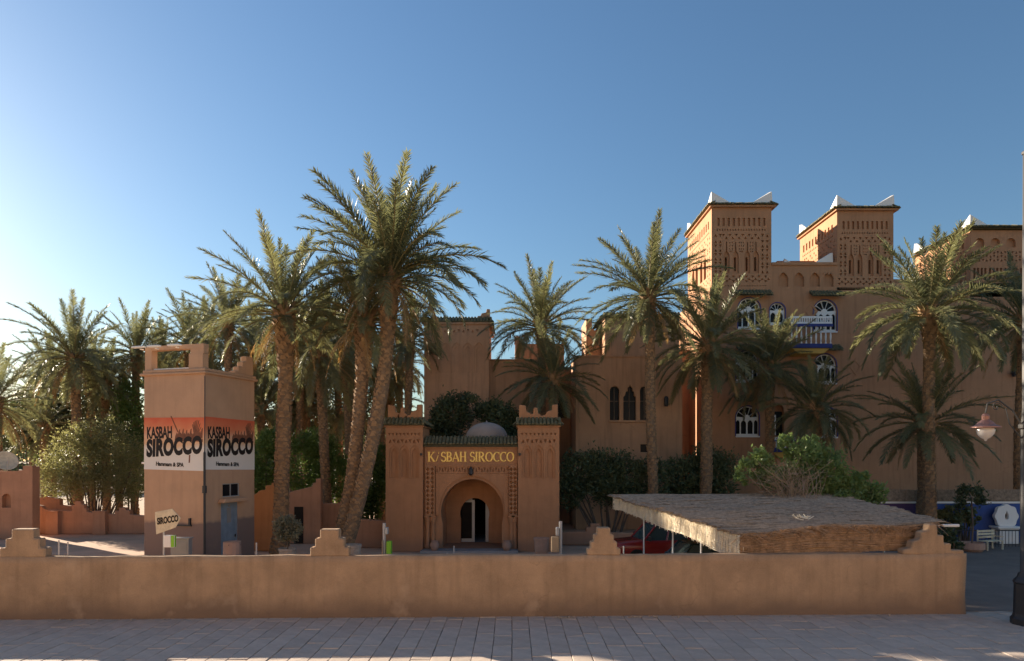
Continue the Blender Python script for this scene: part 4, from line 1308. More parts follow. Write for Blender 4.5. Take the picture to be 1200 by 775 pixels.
for i in range(420):                           # loose stalks hanging over the front edge
    u = rr.uniform(-.01, 1.01); p = roofpt(u, 0) - O
    a = p + Vector((rr.uniform(-.1, .1), -.10, rr.uniform(-.02, .07))); L = rr.uniform(.12, .5)
    dv = Vector((rr.choice((-1, 1)) * rr.uniform(.3, 1), -rr.uniform(.05, .35), rr.uniform(-.5, .12))).normalized() * L
    b.tube([a, a + dv * .6, a + dv + Vector((0, 0, -.05))], [.012, .009, .004], 3, False)
for i in range(160):
    v = rr.uniform(0, 1); p = roofpt(0, v) - O; a = p + Vector((.1, 0, .06))
    b.tube([a, a + Vector((-rr.uniform(.15, .4), rr.uniform(-.15, .15), rr.uniform(-.10, .05)))], [.011, .005], 3, False)
b.obj('front_fascia', REED_F, cp, stuff=True)
b = MB(); pts = []
for i in range(13):
    p = roofpt(i / 12, 0) - O; pts.append(p)
for i in range(12):
    a, c = pts[i], pts[i + 1]; h = .60
    b.add([a + Vector((0, -.03, .02)), c + Vector((0, -.03, .02)), c + Vector((0, -.03, -fsag((i + 1) / 12) + .03)), a + Vector((0, -.03, -fsag(i / 12) + .03))], [(0, 1, 2, 3)])
b.obj('front_mat', REED_F, cp)
# left fascia: cane matting coloured pale as if sunlit, loose at the near end
b = MB()
def lh(v): return .70 * (1 - v) + .46 * v + .04 * math.sin(v * 14)
for k in range(26):
    t = k / 25
    v = -.012
    while v < 1.0:
        v2 = min(1.0, v + rr.uniform(.06, .2)); pts = []
        for q in range(3):
            vv = v + (v2 - v) * q / 2
            p = roofpt(0, max(vv, -.02)) - O
            p.z -= t * lh(vv) + rr.uniform(-.008, .008)
            p.x -= .07 + rr.uniform(0, .03)
            pts.append(p)
        b.tube(pts, rr.uniform(.009, .018), 4, False)
        if v2 >= 1.0: break
        v = v2 - .01
for i in range(150):
    v = (i + rr.random()) / 150; p = roofpt(0, v) - O; h = lh(v)
    b.tube([p + Vector((-.12, 0, .03)), p + Vector((-.125, rr.uniform(-.1, .1), -h * rr.uniform(.85, 1.12)))], rr.uniform(.006, .013), 4, False)
for i in range(26):
    p = roofpt(0, 0) - O
    a = p + Vector((-.08 + rr.uniform(-.05, .12), rr.uniform(-.16, .9), rr.uniform(-.66, .05)))
    b.tube([a, a + Vector((rr.uniform(-.06, .06), rr.uniform(-.05, .25), rr.uniform(-.5, -.2)))], .011, 4, False)
b.obj('side_fascia', REED_LIT, cp, stuff=True)
b = MB()
for i in range(16):
    a, c = roofpt(0, i / 16) - O, roofpt(0, (i + 1) / 16) - O
    b.add([a + Vector((-.05, 0, .0)), c + Vector((-.05, 0, .0)), c + Vector((-.05, 0, -lh((i + 1) / 16) + .03)), a + Vector((-.05, 0, -lh(i / 16) + .03))], [(0, 1, 2, 3)])
b.obj('side_mat', REED_LIT, cp)
for (u, v) in ((.03, .12), (.03, .30), (.03, .52), (.03, .78), (.97, .05), (.97, .35), (.97, .7), (.5, .9)):
    p = roofpt(u, v) - O; b = MB(); b.tube([(p.x, p.y, 0), (p.x, p.y, p.z - .02)], .03, 8); b.obj('post', WHITE_J, cp)
for v in (.12, .52, .9):
    a, c = roofpt(.01, v) - O, roofpt(.99, v) - O
    b = MB(); b.tube([a - Vector((0, 0, .06)), c - Vector((0, 0, .06))], .035, 6); b.obj('beam', METAL_L, cp)
# torn scraps lying on the roof
b = MB()
for i in range(16):
    p = roofpt(.45 + rr.uniform(-.03, .03), .17 + rr.uniform(-.03, .03)); q = Vector((rr.uniform(-.3, .3), rr.uniform(-.1, .1), rr.uniform(.02, .10)))
    b.tube([p + Vector((0, 0, .09)), p + q + Vector((0, 0, .1))], .014, 4)
tag(b.obj('reed_scraps', REED_LIT), 'loose pale cane scraps lying on top of the carport roof', 'debris', kind='stuff')
# lit tube lamp at the carport's right corner
b = MB(); b.box(0, .52, -.05, .05, 0, .08); b.box(-.25, 0, -.02, .02, .02, .05)
tag(b.obj('strip_lamp', WHITE, bevel=.02, loc=(PX(1104, 20.6), 20.62, PZ(617.5, 20.6))), 'white strip lamp sticking out at the right carport corner', 'lamp')


# ------------------------------------------------------------------ cars
def car(name, label, paint, loc, rz, pick=False):
    """4x4 facing local -x; wheels at z=0"""
    t = thing(name, label, 'car', loc, rz)
    w = .86
    body = [(-2.15, .45), (-2.2, .75), (-2.12, .98), (-1.0, 1.08), (2.05, 1.08), (2.15, .95), (2.15, .5), (1.75, .42), (-1.75, .42)]
    b = MB(); b.prism(body, -w, w, lambda u, v, q: (u, q, v)); bo = b.obj('body', paint, t, bevel=.07, smooth=True)
    c = MB(); top = 1.78
    if pick: base, roof = (-1.05, .95), (-.45, .75)
    else: base, roof = (-1.05, 2.08), (-.45, 1.9)
    c.taper((base[0], base[1], -w + .05, w - .05), (roof[0], roof[1], -w + .2, w - .2), 1.06, top - .06)
    c.obj('glazing', CARGLASS, t, bevel=.03)
    r_ = MB(); r_.taper((roof[0] - .03, roof[1] + .03, -w + .17, w - .17), (roof[0] + .08, roof[1] - .06, -w + .26, w - .26), top - .062, top); r_.obj('roof', paint, t, bevel=.02)
    def lerp(f, side):
        x = base[0] + (base[1] - base[0]) * f; xr = roof[0] + (roof[1] - roof[0]) * f
        return (x, side * (w - .035), 1.07), (xr, side * (w - .185), top - .05)
    for side in (-1, 1):
        for f in ((0.0, .5, 1.0) if pick else (0.0, .36, .68, 1.0)):
            a, e = lerp(f, side); p = MB(); p.tube([a, e], .045, 5); p.obj('pillar', paint, t)
        m_ = MB(); m_.box(-.9, -.78, side * (w + .02) - (.0 if side > 0 else .2), side * (w + .02) + (.2 if side > 0 else 0), 1.08, 1.28); m_.obj('mirror', METAL_D, t, bevel=.03)
        h = MB(); h.lathe([(0, 0), (.11, 0), (.11, .03), (0, .05)], 12); h.v = [(-2.17 - z, side * .6 + y, .84 + x) for x, y, z in h.v]; h.obj('headlight', LAMPG, t)
        for x in (-1.35, 1.35):
            tr = MB(); tr.lathe([(.2, -.11), (.34, -.12), (.37, -.08), (.37, .08), (.34, .12), (.2, .11)], 20); tr.v = [(x + a, side * (w - .08) + c2, .37 + b2) for a, b2, c2 in tr.v]
            wh_ = tr.obj('wheel', RUBBER, t)
            ri = MB(); ri.lathe([(0, .08), (.08, .1), (.2, .06), (.21, .1), (.21, -.1)], 14); ri.v = [(x + a, side * (w - .08 + c2), .37 + b2) for a, b2, c2 in ri.v]; ri.obj('rim', METAL_L, wh_)
    bp = MB(); bp.box(-2.3, -2.16, -w, w, .48, .64); bp.obj('bumper', METAL_D, t, bevel=.03)
    gr = MB(); gr.box(-2.215, -2.19, -.42, .42, .7, .92); gr.obj('grille', METAL_D, t)
    return t
car('parked_car', 'red pickup parked under the far end of the reed carport', RED, (PX(775, 29.5), 29.6, -.02), R(8), True)
car('parked_car', 'dark green car parked under the near end of the reed carport', GREENC, (PX(822, 23.6), 24.0, -.15), R(4))


# ------------------------------------------------------------------ palms
def frond_mesh(e0, bend, seed, dry=False, nl=112, full=1.0):
    """unit-length frond lying in the local xz plane, starting at elevation e0 and arching down by bend"""
    rr = random.Random(seed)
    b = MB()
    P, T = [Vector((0, 0, 0))], []
    n = 14
    side_sw = rr.uniform(-.12, .12)
    for i in range(n):
        s = (i + .5) / n
        a = R(e0 - bend * s ** 1.25)
        T.append(Vector((math.cos(a), side_sw * s, math.sin(a))).normalized())
        P.append(P[-1] + T[-1] / n)
    T.append(T[-1])
    b.tube(P[::2], [.012, .0095, .0075, .006, .005, .004, .003, .0015], 4, False)
    b.cur = 1
    def at(s):
        f = s * n; i = min(int(f), n - 1)
        return P[i].lerp(P[i + 1], f - i), T[i].lerp(T[i + 1], f - i).normalized()
    for k in range(nl):
        s = .10 + .90 * (k + .5) / nl
        p, t = at(s)
        nrm = Vector((0, 1, 0)).cross(t).normalized() * -1
        if nrm.z < 0 and abs(e0) < 60: nrm = -nrm
        sidev = t.cross(nrm).normalized()
        prof = min(1, (s - .06) / .22) * (1 - .62 * max(0, (s - .5) / .5) ** 1.6)
        for sd in (-1, 1):
            L = (.150 if not dry else .12) * prof * rr.uniform(.8, 1.15) * full
            fw = R(rr.uniform(44, 68) - 26 * s)
            up = rr.uniform(-.15, .85) if not dry else rr.uniform(-.5, .1)
            dr = (sidev * sd * math.sin(fw) + t * math.cos(fw) + nrm * up * math.sin(fw)).normalized()
            wv = dr.cross(nrm * .7 + sidev * sd * rr.uniform(-.6, .6) + t * .2).normalized()
            g_ = Vector((0, 0, -1)) * L * rr.uniform(.02, .34 if not dry else .5)
            w0 = .0040 * rr.uniform(.8, 1.2)
            m1 = p + dr * L * .5 + g_ * .25
            tip = p + dr * L + g_
            k0 = len(b.v)
            b.v += [tuple(p + wv * w0 * .7), tuple(p - wv * w0 * .7), tuple(m1 + wv * w0), tuple(m1 - wv * w0), tuple(tip)]
            b.f += [(k0, k0 + 1, k0 + 3, k0 + 2), (k0 + 2, k0 + 3, k0 + 4)]; b.m += [1, 1]
    return b.mesh('frond', [RACHIS_D, FROND_D] if dry else [RACHIS, FROND])


ELS = [84, 74, 62, 50, 38, 24, 8, -10, -30]
BEND = [12, 24, 34, 46, 58, 70, 76, 66, 46]
FR = [[frond_mesh(e, bd * f, i * 10 + k) for k, f in enumerate((.75, 1.0, 1.2))] for i, (e, bd) in enumerate(zip(ELS, BEND))]
DRY = [frond_mesh(e, bd, 200 + i, True, 46) for i, (e, bd) in enumerate(((-18, 60), (-35, 48), (-48, 38)))]


def palm(label, base_px, d, cx, cy, L, n=46, rad=.2, emin=-30, emax=84, dry=3, boots=1.8, group=None, seed=0, d_top=None, bow=0.0, crownless=False, z0=0.0, fat=1.0):
    rr = random.Random(seed * 31 + 5)
    bxx = PX(base_px, d)
    dt = d_top or d
    top = Vector((PX(cx, dt) - bxx, dt - d, PZ(cy, dt) - z0))
    t = thing('palm_tree', label, 'palm tree', (bxx, d, z0), 0, group)
    Ht = top.length
    path, rads = [], []
    N = max(6, int(Ht / .45))
    ph = rr.uniform(0, 6)
    for i in range(N + 1):
        s = i / N
        p = Vector((top.x * s + bow * math.sin(PI * s), top.y * s, top.z * s))
        p.x += .05 * math.sin(s * 7 + ph) * s * (1 - s) * 4
        path.append(p)
        flare = 1.25 if s < .06 else 1.0
        swell = 1 + .45 * max(0, 1 - (Ht * (1 - s)) / boots) if boots else 1
        rads.append(rad * flare * swell * (1.02 - .14 * s) * rr.uniform(.95, 1.05))
    path.append(path[-1] + Vector((0, 0, .35))); rads.append(rad * .5)
    b = MB(); b.tube([p - Vector((0, 0, .12 if i == 0 else 0)) for i, p in enumerate(path)], rads, 10); b.obj('trunk', BARK, t, smooth=True)
    # cut leaf bases spiralling up the trunk
    b = MB()
    h, k = .12, 0
    while h < Ht - .02:
        s = h / Ht; f = s * N; i = min(int(f), N - 1)
        p = path[i].lerp(path[i + 1], f - i); r_ = rads[i] + (rads[i + 1] - rads[i]) * (f - i)
        crown_z = max(0, 1 - (Ht - h) / max(boots, .3))
        for q in range(6):
            a = 2 * PI * q / 6 + k * 2.4 + rr.uniform(-.25, .25)
            o_ = Vector((math.cos(a), math.sin(a), 0)); sd = Vector((-math.sin(a), math.cos(a), 0))
            w_ = r_ * .46; out = .035 + rr.uniform(0, .035) + crown_z * rr.uniform(.10, .26)
            up = .13 + crown_z * rr.uniform(.15, .35)
            c = p + o_ * (r_ * .93) + Vector((0, 0, rr.uniform(-.04, .04)))
            b.add([c - sd * w_ + o_ * .005, c + sd * w_ + o_ * .005, c + o_ * out - sd * w_ * .55 + Vector((0, 0, up)), c + o_ * out + sd * w_ * .55 + Vector((0, 0, up)),
                   c - sd * w_ * .4 + Vector((0, 0, up * 1.05)), c + sd * w_ * .4 + Vector((0, 0, up * 1.05))],
                  [(0, 1, 3, 2), (2, 3, 5, 4), (0, 2, 4), (1, 5, 3)])
        h += .135 + .03 * rr.random(); k += 1
    b.obj('leaf_base', BOOT, t, stuff=True)
    ap = top + Vector((0, 0, .1))
    sty = rr.choice((0, 0, 1, 1, 2))
    for i in range(n):
        f = (i + .5) / n
        e = emax - (emax - emin) * f ** 1.12 + rr.uniform(-5, 5)
        idx = min(range(len(ELS)), key=lambda q: abs(ELS[q] - e))
        az = i * 2.39996 + rr.uniform(-.25, .25)
        me = FR[idx][min(2, max(0, int(rr.gauss(sty, .7) + .5)))]
        s_ = L * rr.uniform(.86, 1.1) * (.86 if f < .12 else 1) * (.92 if f > .85 else 1)
        off = ap + Vector((math.cos(az), math.sin(az), 0)) * rad * .6 - Vector((0, 0, .5 * f))
        link('frond', me, t, off, (rr.uniform(-.16, .16), rr.uniform(-.05, .05), az), (s_, s_ * fat, s_))
    for i in range(int(dry * 1.7)):
        az = rr.uniform(0, 2 * PI)
        off = ap + Vector((math.cos(az), math.sin(az), 0)) * rad * .9 - Vector((0, 0, .55))
        o = link('frond', rr.choice(DRY), t, off, (rr.uniform(-.2, .2), 0, az), L * rr.uniform(.6, .85)); o['label'] = 'dry brown hanging frond'
    return t


PG = 'date palms standing among the walls'
palm('tallest date palm, its bent trunk crossing another before the gate', 400, 30.0, 456, 322, 4.9, 72, .31, seed=1, bow=.55, boots=3.0, group=PG, emin=-2, dry=8)
palm('leaning palm whose trunk starts beside the tallest palm and bends right', 393, 30.6, 427, 372, 3.5, 48, .30, seed=2, bow=.35, boots=2.6, group=PG, emin=-10, dry=4)
palm('slim tall palm with straight trunk just right of the pink tower', 327, 31.5, 333, 362, 3.9, 50, .34, seed=3, bow=.12, boots=2.9, group=PG, emin=-24, dry=4)
palm('feathery palm with drooping fronds left of the twin trunks', 388, 38.5, 374, 412, 4.3, 56, .26, seed=4, boots=2.4, group=PG, emin=-36, bow=-.1)
palm('palm of medium height showing over the right end of the pink tower', 270, 44, 267, 376, 3.5, 46, .24, seed=5, boots=1.6, group=PG, emin=-30)
palm('distant palm crown showing over the middle of the pink tower', 222, 50, 222, 402, 3.7, 44, .25, seed=6, group=PG)
palm('distant palm behind the left top corner of the pink tower', 158, 50, 160, 412, 3.6, 44, .25, seed=7, group=PG)
palm('broad palm with arching fronds rising left of the sage tree', 92, 45, 87, 418, 4.2, 58, .30, seed=8, boots=2.2, group=PG, emin=-36, dry=6)
palm('shorter palm tucked between the sage tree and the broad left palm', 125, 48, 123, 452, 3.3, 44, .26, seed=9, group=PG, emin=-36, dry=5)
palm('palm standing right against the left edge of the kasbah', 474, 43, 480, 396, 2.9, 46, .24, seed=10, group=PG, emin=-24)
palm('shaded palm standing behind the twin crossing trunks', 412, 44, 404, 418, 3.6, 46, .25, seed=11, group=PG, emin=-34)
palm('drooping palm behind the slim tall palm', 350, 46, 352, 425, 3.4, 44, .25, seed=12, group=PG, emin=-36)
palm('palm behind the tallest palm, crown below its fronds', 447, 46, 446, 432, 3.0, 40, .24, seed=13, group=PG, emin=-30)
palm('palm cut by the left picture edge with golden dead fronds', 2, 40, -8, 470, 3.5, 42, .28, seed=14, group=PG, emin=-36, dry=12)
palm('small distant palm low at the far left above the corner building', 35, 58, 42, 462, 3.4, 40, .25, seed=15, group=PG, emin=-36)
palm('distant palm low behind the right side of the pink tower', 300, 54, 300, 436, 3.6, 44, .25, seed=16, group=PG, emin=-36)
palm('upright palm above the roof of the kasbah, just right of its left block', 640, 43.2, 633, 380, 4.0, 54, .24, seed=17, group=PG, emin=-14, emax=82, dry=2)
palm('bushy palm hanging over the recess of the kasbah', 650, 40.0, 648, 442, 3.3, 50, .25, seed=18, group=PG, emin=-40, dry=2)
palm('tall sunlit palm in front of the three arched kasbah windows', 765, 36.5, 760, 345, 4.1, 58, .26, seed=19, group=PG, emin=-30, boots=1.4, bow=.05)
palm('thick drooping palm covering the left corner of the hotel', 825, 38.5, 831, 402, 4.0, 58, .32, seed=20, group=PG, emin=-42, dry=5, boots=3.0)
palm('dark palm before the middle of the hotel below the blue balcony', 899, 41.5, 903, 428, 3.7, 52, .27, seed=21, group=PG, emin=-40, dry=4)
palm('short dark palm just above the bright bush at the hotel', 958, 38.0, 956, 478, 3.2, 50, .25, seed=22, group=PG, emin=-40, dry=2)
palm('tall palm with sun-tipped fronds before the right hotel wall', 1090, 34.5, 1088, 364, 4.3, 60, .28, seed=23, group=PG, emin=-34, dry=2)
palm('lower palm with thick trunk directly under the sun-tipped palm', 1084, 35.6, 1086, 492, 3.5, 48, .42, seed=24, group=PG, emin=-34, dry=2, boots=.8)
palm('shaded palm cut by the right picture edge behind the lamp post', 1193, 37.5, 1200, 372, 3.9, 48, .28, seed=25, group=PG, emin=-36, dry=2)


for lb, bpx, dd, cx_, cy_, L_, sd_ in (
        ('palm of the back row between the slim tall palm and the pink tower', 298, 50, 299, 408, 3.7, 41), ('palm of the back row just right of the slim tall palm', 348, 50, 346, 392, 3.8, 42),
        ('palm of the back row rising between the feathery palm and the twin palms', 398, 51, 396, 398, 3.8, 43), ('palm of the back row under the right fronds of the tallest palm', 468, 52, 468, 425, 3.4, 44),
        ('palm of the back row left of the medium palm over the pink tower', 243, 57, 244, 398, 3.9, 45), ('palm of the back row over the left part of the pink tower', 188, 57, 190, 420, 3.8, 46),
        ('palm of the back row left of the broad left palm', 62, 56, 62, 440, 3.8, 47)):
    palm(lb, bpx, dd, cx_, cy_, L_, 48, .26, seed=sd_, group=PG, emin=-38, dry=6, boots=2.0)
for lb, bpx, dd, cx_, cy_, L_, sd_ in (
        ('low young palm under the broad palm at the far left', 52, 48, 52, 498, 3.0, 31), ('low young palm between the broad left palm and the pink tower', 140, 49, 141, 492, 3.0, 32),
        ('low palm filling the gap right of the pink tower', 305, 46, 306, 478, 3.2, 33), ('low palm behind the slim tall palm and the green bushes', 358, 48, 360, 476, 3.2, 34),
        ('low palm behind the trunks of the twin palms', 412, 48, 414, 474, 3.2, 35), ('low palm left of the gate tower behind the green bush', 455, 47, 456, 470, 2.8, 36),
        ('palm with middling trunk in the far left row over the sage tree', 108, 52, 106, 436, 3.4, 37)):
    palm(lb, bpx, dd, cx_, cy_, L_, 44, .24, seed=sd_, group=PG, emin=-36, dry=3, boots=1.2)


# ------------------------------------------------------------------ shrubs and trees
def crown_mesh(name, blobs, n, size, m, seed, clump=.32, per=26, asp=.42):
    rg = np.random.default_rng(seed)
    vol = np.array([(bb[3] * bb[4] * bb[5]) ** .67 for bb in blobs]); vol /= vol.sum()
    nc = max(4, n // per)
    which = rg.choice(len(blobs), nc, p=vol)
    B_ = np.array([bb[:6] for bb in blobs])
    dirs = rg.normal(size=(nc, 3)); dirs /= np.linalg.norm(dirs, axis=1)[:, None]
    rad = rg.uniform(.45, 1.05, nc) ** .6
    cc = B_[which, :3] + dirs * rad[:, None] * B_[which, 3:6]
    cl = np.repeat(np.arange(nc), per)
    cr = clump * np.cbrt(B_[which, 3] * B_[which, 4] * B_[which, 5])
    g_ = rg.normal(size=(len(cl), 3)) * .55
    c = cc[cl] + g_ * cr[cl][:, None]
    keep = c[:, 2] > .03
    c = c[keep]; k = len(c)
    ax = rg.normal(size=(k, 3)); ax[:, 2] = np.abs(ax[:, 2]) * .6 + .1
    ax += dirs[cl][keep] * .6
    ax /= np.linalg.norm(ax, axis=1)[:, None]
    up = rg.normal(size=(k, 3))
    sd = np.cross(ax, up); sd /= np.linalg.norm(sd, axis=1)[:, None]
    L = size * rg.uniform(.6, 1.3, k)[:, None]
    nn = np.cross(ax, sd)
    V = np.stack([c - ax * L * .5, c + sd * L * asp * .5 + nn * L * .06, c + ax * L * .5, c - sd * L * asp * .5 + nn * L * .06], 1).reshape(-1, 3)
    me = bpy.data.meshes.new(name)
    me.vertices.add(4 * k); me.vertices.foreach_set('co', V.ravel())
    me.loops.add(4 * k); me.loops.foreach_set('vertex_index', np.arange(4 * k))
    me.polygons.add(k); me.polygons.foreach_set('loop_start', np.arange(0, 4 * k, 4)); me.polygons.foreach_set('loop_total', np.full(k, 4))
    me.materials.append(m); me.update(calc_edges=True)
    return me


def bush(name, label, cat, d, blobs_px, n, size, m, seed, group=None, depth=.8, trunk=True, z0=0, wood=None, **kw):
    """blobs_px: (px, py, rx_px, ry_px) ellipses of the crown outline at distance d"""
    rr = random.Random(seed)
    s = d / 800
    bx0 = sum(q[0] for q in blobs_px) / len(blobs_px)
    ox = PX(bx0, d)
    t = thing(name, label, cat, (ox, d, z0), 0, group)
    blobs = []
    for (px, py, rx, ry) in blobs_px:
        blobs.append((PX(px, d) - ox, rr.uniform(-.3, .3) * rx * s, PZ(py, d) - z0, rx * s, rx * s * depth, ry * s))
    link('crown', crown_mesh('crown', blobs, n, size, m, seed, **kw), t)
    if trunk:
        b = MB()
        for bb in blobs:
            for q in range(3):
                e = Vector((bb[0] + rr.uniform(-.5, .5) * bb[3], bb[1] + rr.uniform(-.5, .5) * bb[4], bb[2] + rr.uniform(-.3, .6) * bb[5]))
                st_ = Vector((bb[0] * .25 + rr.uniform(-.15, .15), bb[1] * .3, -.05))
                mid = st_.lerp(e, .5) + Vector((rr.uniform(-.2, .2), rr.uniform(-.2, .2), .2))
                b.tube([st_, mid, e], [.06, .035, .012], 6, False)
        b.obj('trunk', wood or WOOD, t, smooth=True)
    return t


bush('sage_tree', 'feathery sage green tree above the low yard wall left of the pink tower', 'tree', 42.6,
     [(95, 540, 34, 34), (130, 535, 30, 36), (112, 512, 28, 24), (70, 560, 26, 28), (150, 560, 20, 30), (112, 566, 42, 14)], 24000, .17, LEAF_O, 1, asp=.34, per=40)
TG = 'dark trees at the back of the palm garden'
bush('garden_tree', 'dark tree mass at the far left behind the corner building', 'tree', 52, [(10, 500, 30, 30), (45, 490, 30, 30)], 6000, .34, LEAF_M, 2, TG)
bush('garden_tree', 'dark tree behind the trunk of the broad left palm', 'tree', 54, [(80, 480, 34, 34), (110, 500, 30, 30), (70, 515, 40, 28)], 7000, .34, LEAF_M, 3, TG)
bush('garden_tree', 'green tree pressed against the left side of the pink tower', 'tree', 47, [(155, 500, 18, 30), (160, 540, 20, 40), (150, 470, 16, 24)], 6000, .24, LEAF_G, 4, TG)
bush('garden_tree', 'dark tree low down right of the pink tower behind the green bushes', 'tree', 50, [(320, 480, 28, 34), (350, 490, 30, 30)], 6000, .3, LEAF_M, 5, TG)
bush('garden_tree', 'dark tree far back behind the twin crossing trunks', 'tree', 56, [(400, 480, 34, 36), (440, 490, 30, 34), (380, 510, 30, 26)], 7000, .32, LEAF_M, 6, TG)
bush('garden_tree', 'dark tree far back over the pink tower roof', 'tree', 60, [(190, 440, 30, 26), (235, 450, 34, 28), (275, 445, 30, 30)], 7000, .36, LEAF_M, 26, TG)
SG = 'green bushes behind the yard walls'
bush('green_bush', 'bright green bush between the pink tower and slim tall palm', 'bush', 39, [(312, 545, 20, 34), (322, 520, 16, 16), (300, 565, 16, 26)], 8000, .2, LEAF_G, 7, SG)
bush('green_bush', 'wide bright green bush right of the slim tall palm', 'bush', 39.5, [(355, 545, 24, 36), (378, 540, 22, 34), (392, 560, 20, 30), (366, 520, 22, 16)], 10000, .2, LEAF_G, 8, SG)
bush('green_bush', 'green bush filling the gap left of the gate tower', 'bush', 37.5, [(432, 555, 20, 36), (442, 575, 16, 34), (425, 590, 18, 22), (445, 535, 10, 18)], 9000, .2, LEAF_G, 9, SG)
bush('dark_tree', 'dark evergreen tree behind the left half of the gate roof', 'tree', 39, [(528, 490, 22, 26), (548, 478, 16, 16), (515, 500, 14, 20)], 7000, .2, LEAF_D, 10)
bush('dark_tree', 'dark evergreen tree behind the right half of the gate roof', 'tree', 39.6, [(585, 492, 20, 22), (572, 482, 14, 12), (600, 500, 12, 18)], 6000, .2, LEAF_D, 11)
HG = 'dark hedges along the hotel'
bush('dark_hedge', 'dark overhanging hedge between the right gate tower and the carport', 'hedge', 37.5, [(680, 555, 24, 26), (705, 550, 26, 24), (735, 555, 26, 26), (760, 560, 20, 26), (670, 575, 16, 22), (720, 575, 30, 18)], 14000, .2, LEAF_D, 12, HG, depth=.6)
bush('dark_hedge', 'dark bluish hedge under the left corner of the hotel', 'hedge', 39.5, [(800, 560, 26, 26), (830, 548, 24, 28), (850, 560, 16, 30), (815, 580, 36, 18)], 12000, .2, LEAF_D, 13, HG, depth=.6)
# bush sprawling over the carport
bb_ = bush('sprawling_bush', 'sunlit bush with dry twigs sprawling over the back of the carport', 'bush', 26.5,
     [(940, 540, 20, 24), (922, 522, 9, 16), (968, 550, 24, 24), (955, 572, 26, 20), (888, 542, 14, 16), (872, 552, 12, 14), (1000, 572, 18, 16), (1024, 578, 14, 14), (985, 588, 30, 10), (952, 520, 9, 12), (925, 560, 12, 14), (1010, 560, 10, 10), (905, 560, 18, 12), (915, 585, 14, 8)], 17000, .17, LEAF_B, 14, depth=.75, wood=TWIG, trunk=False)
b = MB(); rr = random.Random(4)
ox = bb_.location.x
def bq(px, py, y): return Vector((PX(px, 26.5) - ox, y, PZ(py, 26.5)))
for i in range(150):
    a0 = bq(rr.uniform(905, 945), rr.uniform(588, 600), rr.uniform(-1.2, .3))
    e = bq(rr.uniform(862, 950), rr.uniform(538, 596), rr.uniform(-1.9, -.2))
    m_ = a0.lerp(e, .5) + Vector((rr.uniform(-.25, .25), rr.uniform(-.2, .2), rr.uniform(0, .25)))
    b.tube([a0, m_, e], [.014, .010, .004], 3, False)
    for q in range(2):
        e2 = e.lerp(m_, rr.uniform(.1, .7)); b.tube([e2, e2 + Vector((rr.uniform(-.35, .35), rr.uniform(-.2, .2), rr.uniform(-.05, .35)))], [.006, .003], 3, False)
b.obj('dry_twigs', TWIG, bb_, stuff=True)
b = MB()
for px, py in ((940, 560), (922, 530), (968, 560), (1000, 575), (1020, 582), (890, 555), (955, 530), (985, 590)):
    e = bq(px, py, rr.uniform(-.4, .4)); b.tube([bq(985, 0, .6) * 0 + Vector((PX(1000, 26.5) - ox, .3, -.05)), Vector((PX(990, 26.5) - ox, .2, 2.75)), e], [.08, .06, .015], 6, False)
b.obj('trunk', WOOD, bb_, smooth=True)
# far palm grove closing the horizon
blobs = []
rr = random.Random(9)
for i in range(70):
    x = rr.uniform(-150, 40); y = rr.uniform(85, 140)
    blobs.append((x, y, rr.uniform(2, 6), rr.uniform(4, 7), 4, rr.uniform(3, 5.5)))
tag(link('far_grove', crown_mesh('far_grove', blobs, 42000, .9, LEAF_F, 77)), 'hazy far palm grove closing the horizon behind the left palms', 'grove', kind='stuff')
# plants at the right
bush('potted_plant', 'leafy dark plant in front of the blue wall left of the fountain', 'plant', 35.4, [(1128, 600, 10, 12), (1120, 612, 12, 10), (1140, 606, 8, 10)], 1500, .2, LEAF_D, 15)
bush('potted_plant', 'yellowish plant against the purple end of the blue wall', 'plant', 35.6, [(1103, 606, 9, 9), (1112, 600, 6, 8)], 1200, .18, LEAF_O, 16)
bush('low_plant', 'dark low plant just behind the right end of the front wall', 'plant', 30, [(1108, 632, 12, 14), (1118, 640, 10, 10)], 1500, .18, LEAF_D, 17)
t = thing('stone_planter', 'round stone planter with a small trunk by the blue wall', 'planter', (PX(1139, 33), 33, .03))
b = MB(); b.lathe([(0, 0), (.42, 0), (.55, .12), (.55, .42), (.48, .42), (.46, .3), (0, .3)], 16); b.obj('bowl', TERRA, t)
b = MB(); b.tube([(0, 0, .3), (.05, 0, 1.2), (0, .05, 2.6)], [.05, .045, .035], 6); b.obj('stem', WOOD, t)
link('crown', crown_mesh('crown', [(0, 0, 2.7, .7, .6, .5)], 700, .22, LEAF_D, 31), t)


# ------------------------------------------------------------------ pots, posts and small things behind the wall
def pot(label, px, d, h, r_, m=TERRA, plant=None, group=None):
    t = thing('planter', label, 'planter', (PX(px, d), d, 0), 0, group)
    b = MB(); b.lathe([(0, 0), (r_ * .66, 0), (r_ * .92, h * .5), (r_, h * .9), (r_ * 1.08, h * .92), (r_ * 1.08, h), (r_ * .9, h), (r_ * .86, h * .86), (0, h * .86)], 16); b.obj('pot', m, t, smooth=False)
    if plant:
        sz, hh, seed = plant
        link('crown', crown_mesh('crown', [(0, 0, hh, sz, sz, sz * .95)], 4200, .10, LEAF_T, seed, clump=.25, asp=.5), t)
        b = MB(); b.tube([(0, 0, h * .8), (.02, 0, hh)], .03, 6); b.obj('stem', WOOD, t)
    return t
pot('round clipped shrub in a pale pot beside the slim tall palm', 337, 27.2, .95, .33, STONE, (.50, 1.72, 41))
pot('wide stone planter at the foot of the twin palms behind the merlon', 389, 25.5, 1.55, .48, STONE)
pot('rough stone urn right of the twin palm trunks', 413, 26.0, 1.25, .32, STONE)
pot('tall clay urn by the foot of the right gate tower', 634.5, 30.2, 1.0, .33, TERRA)


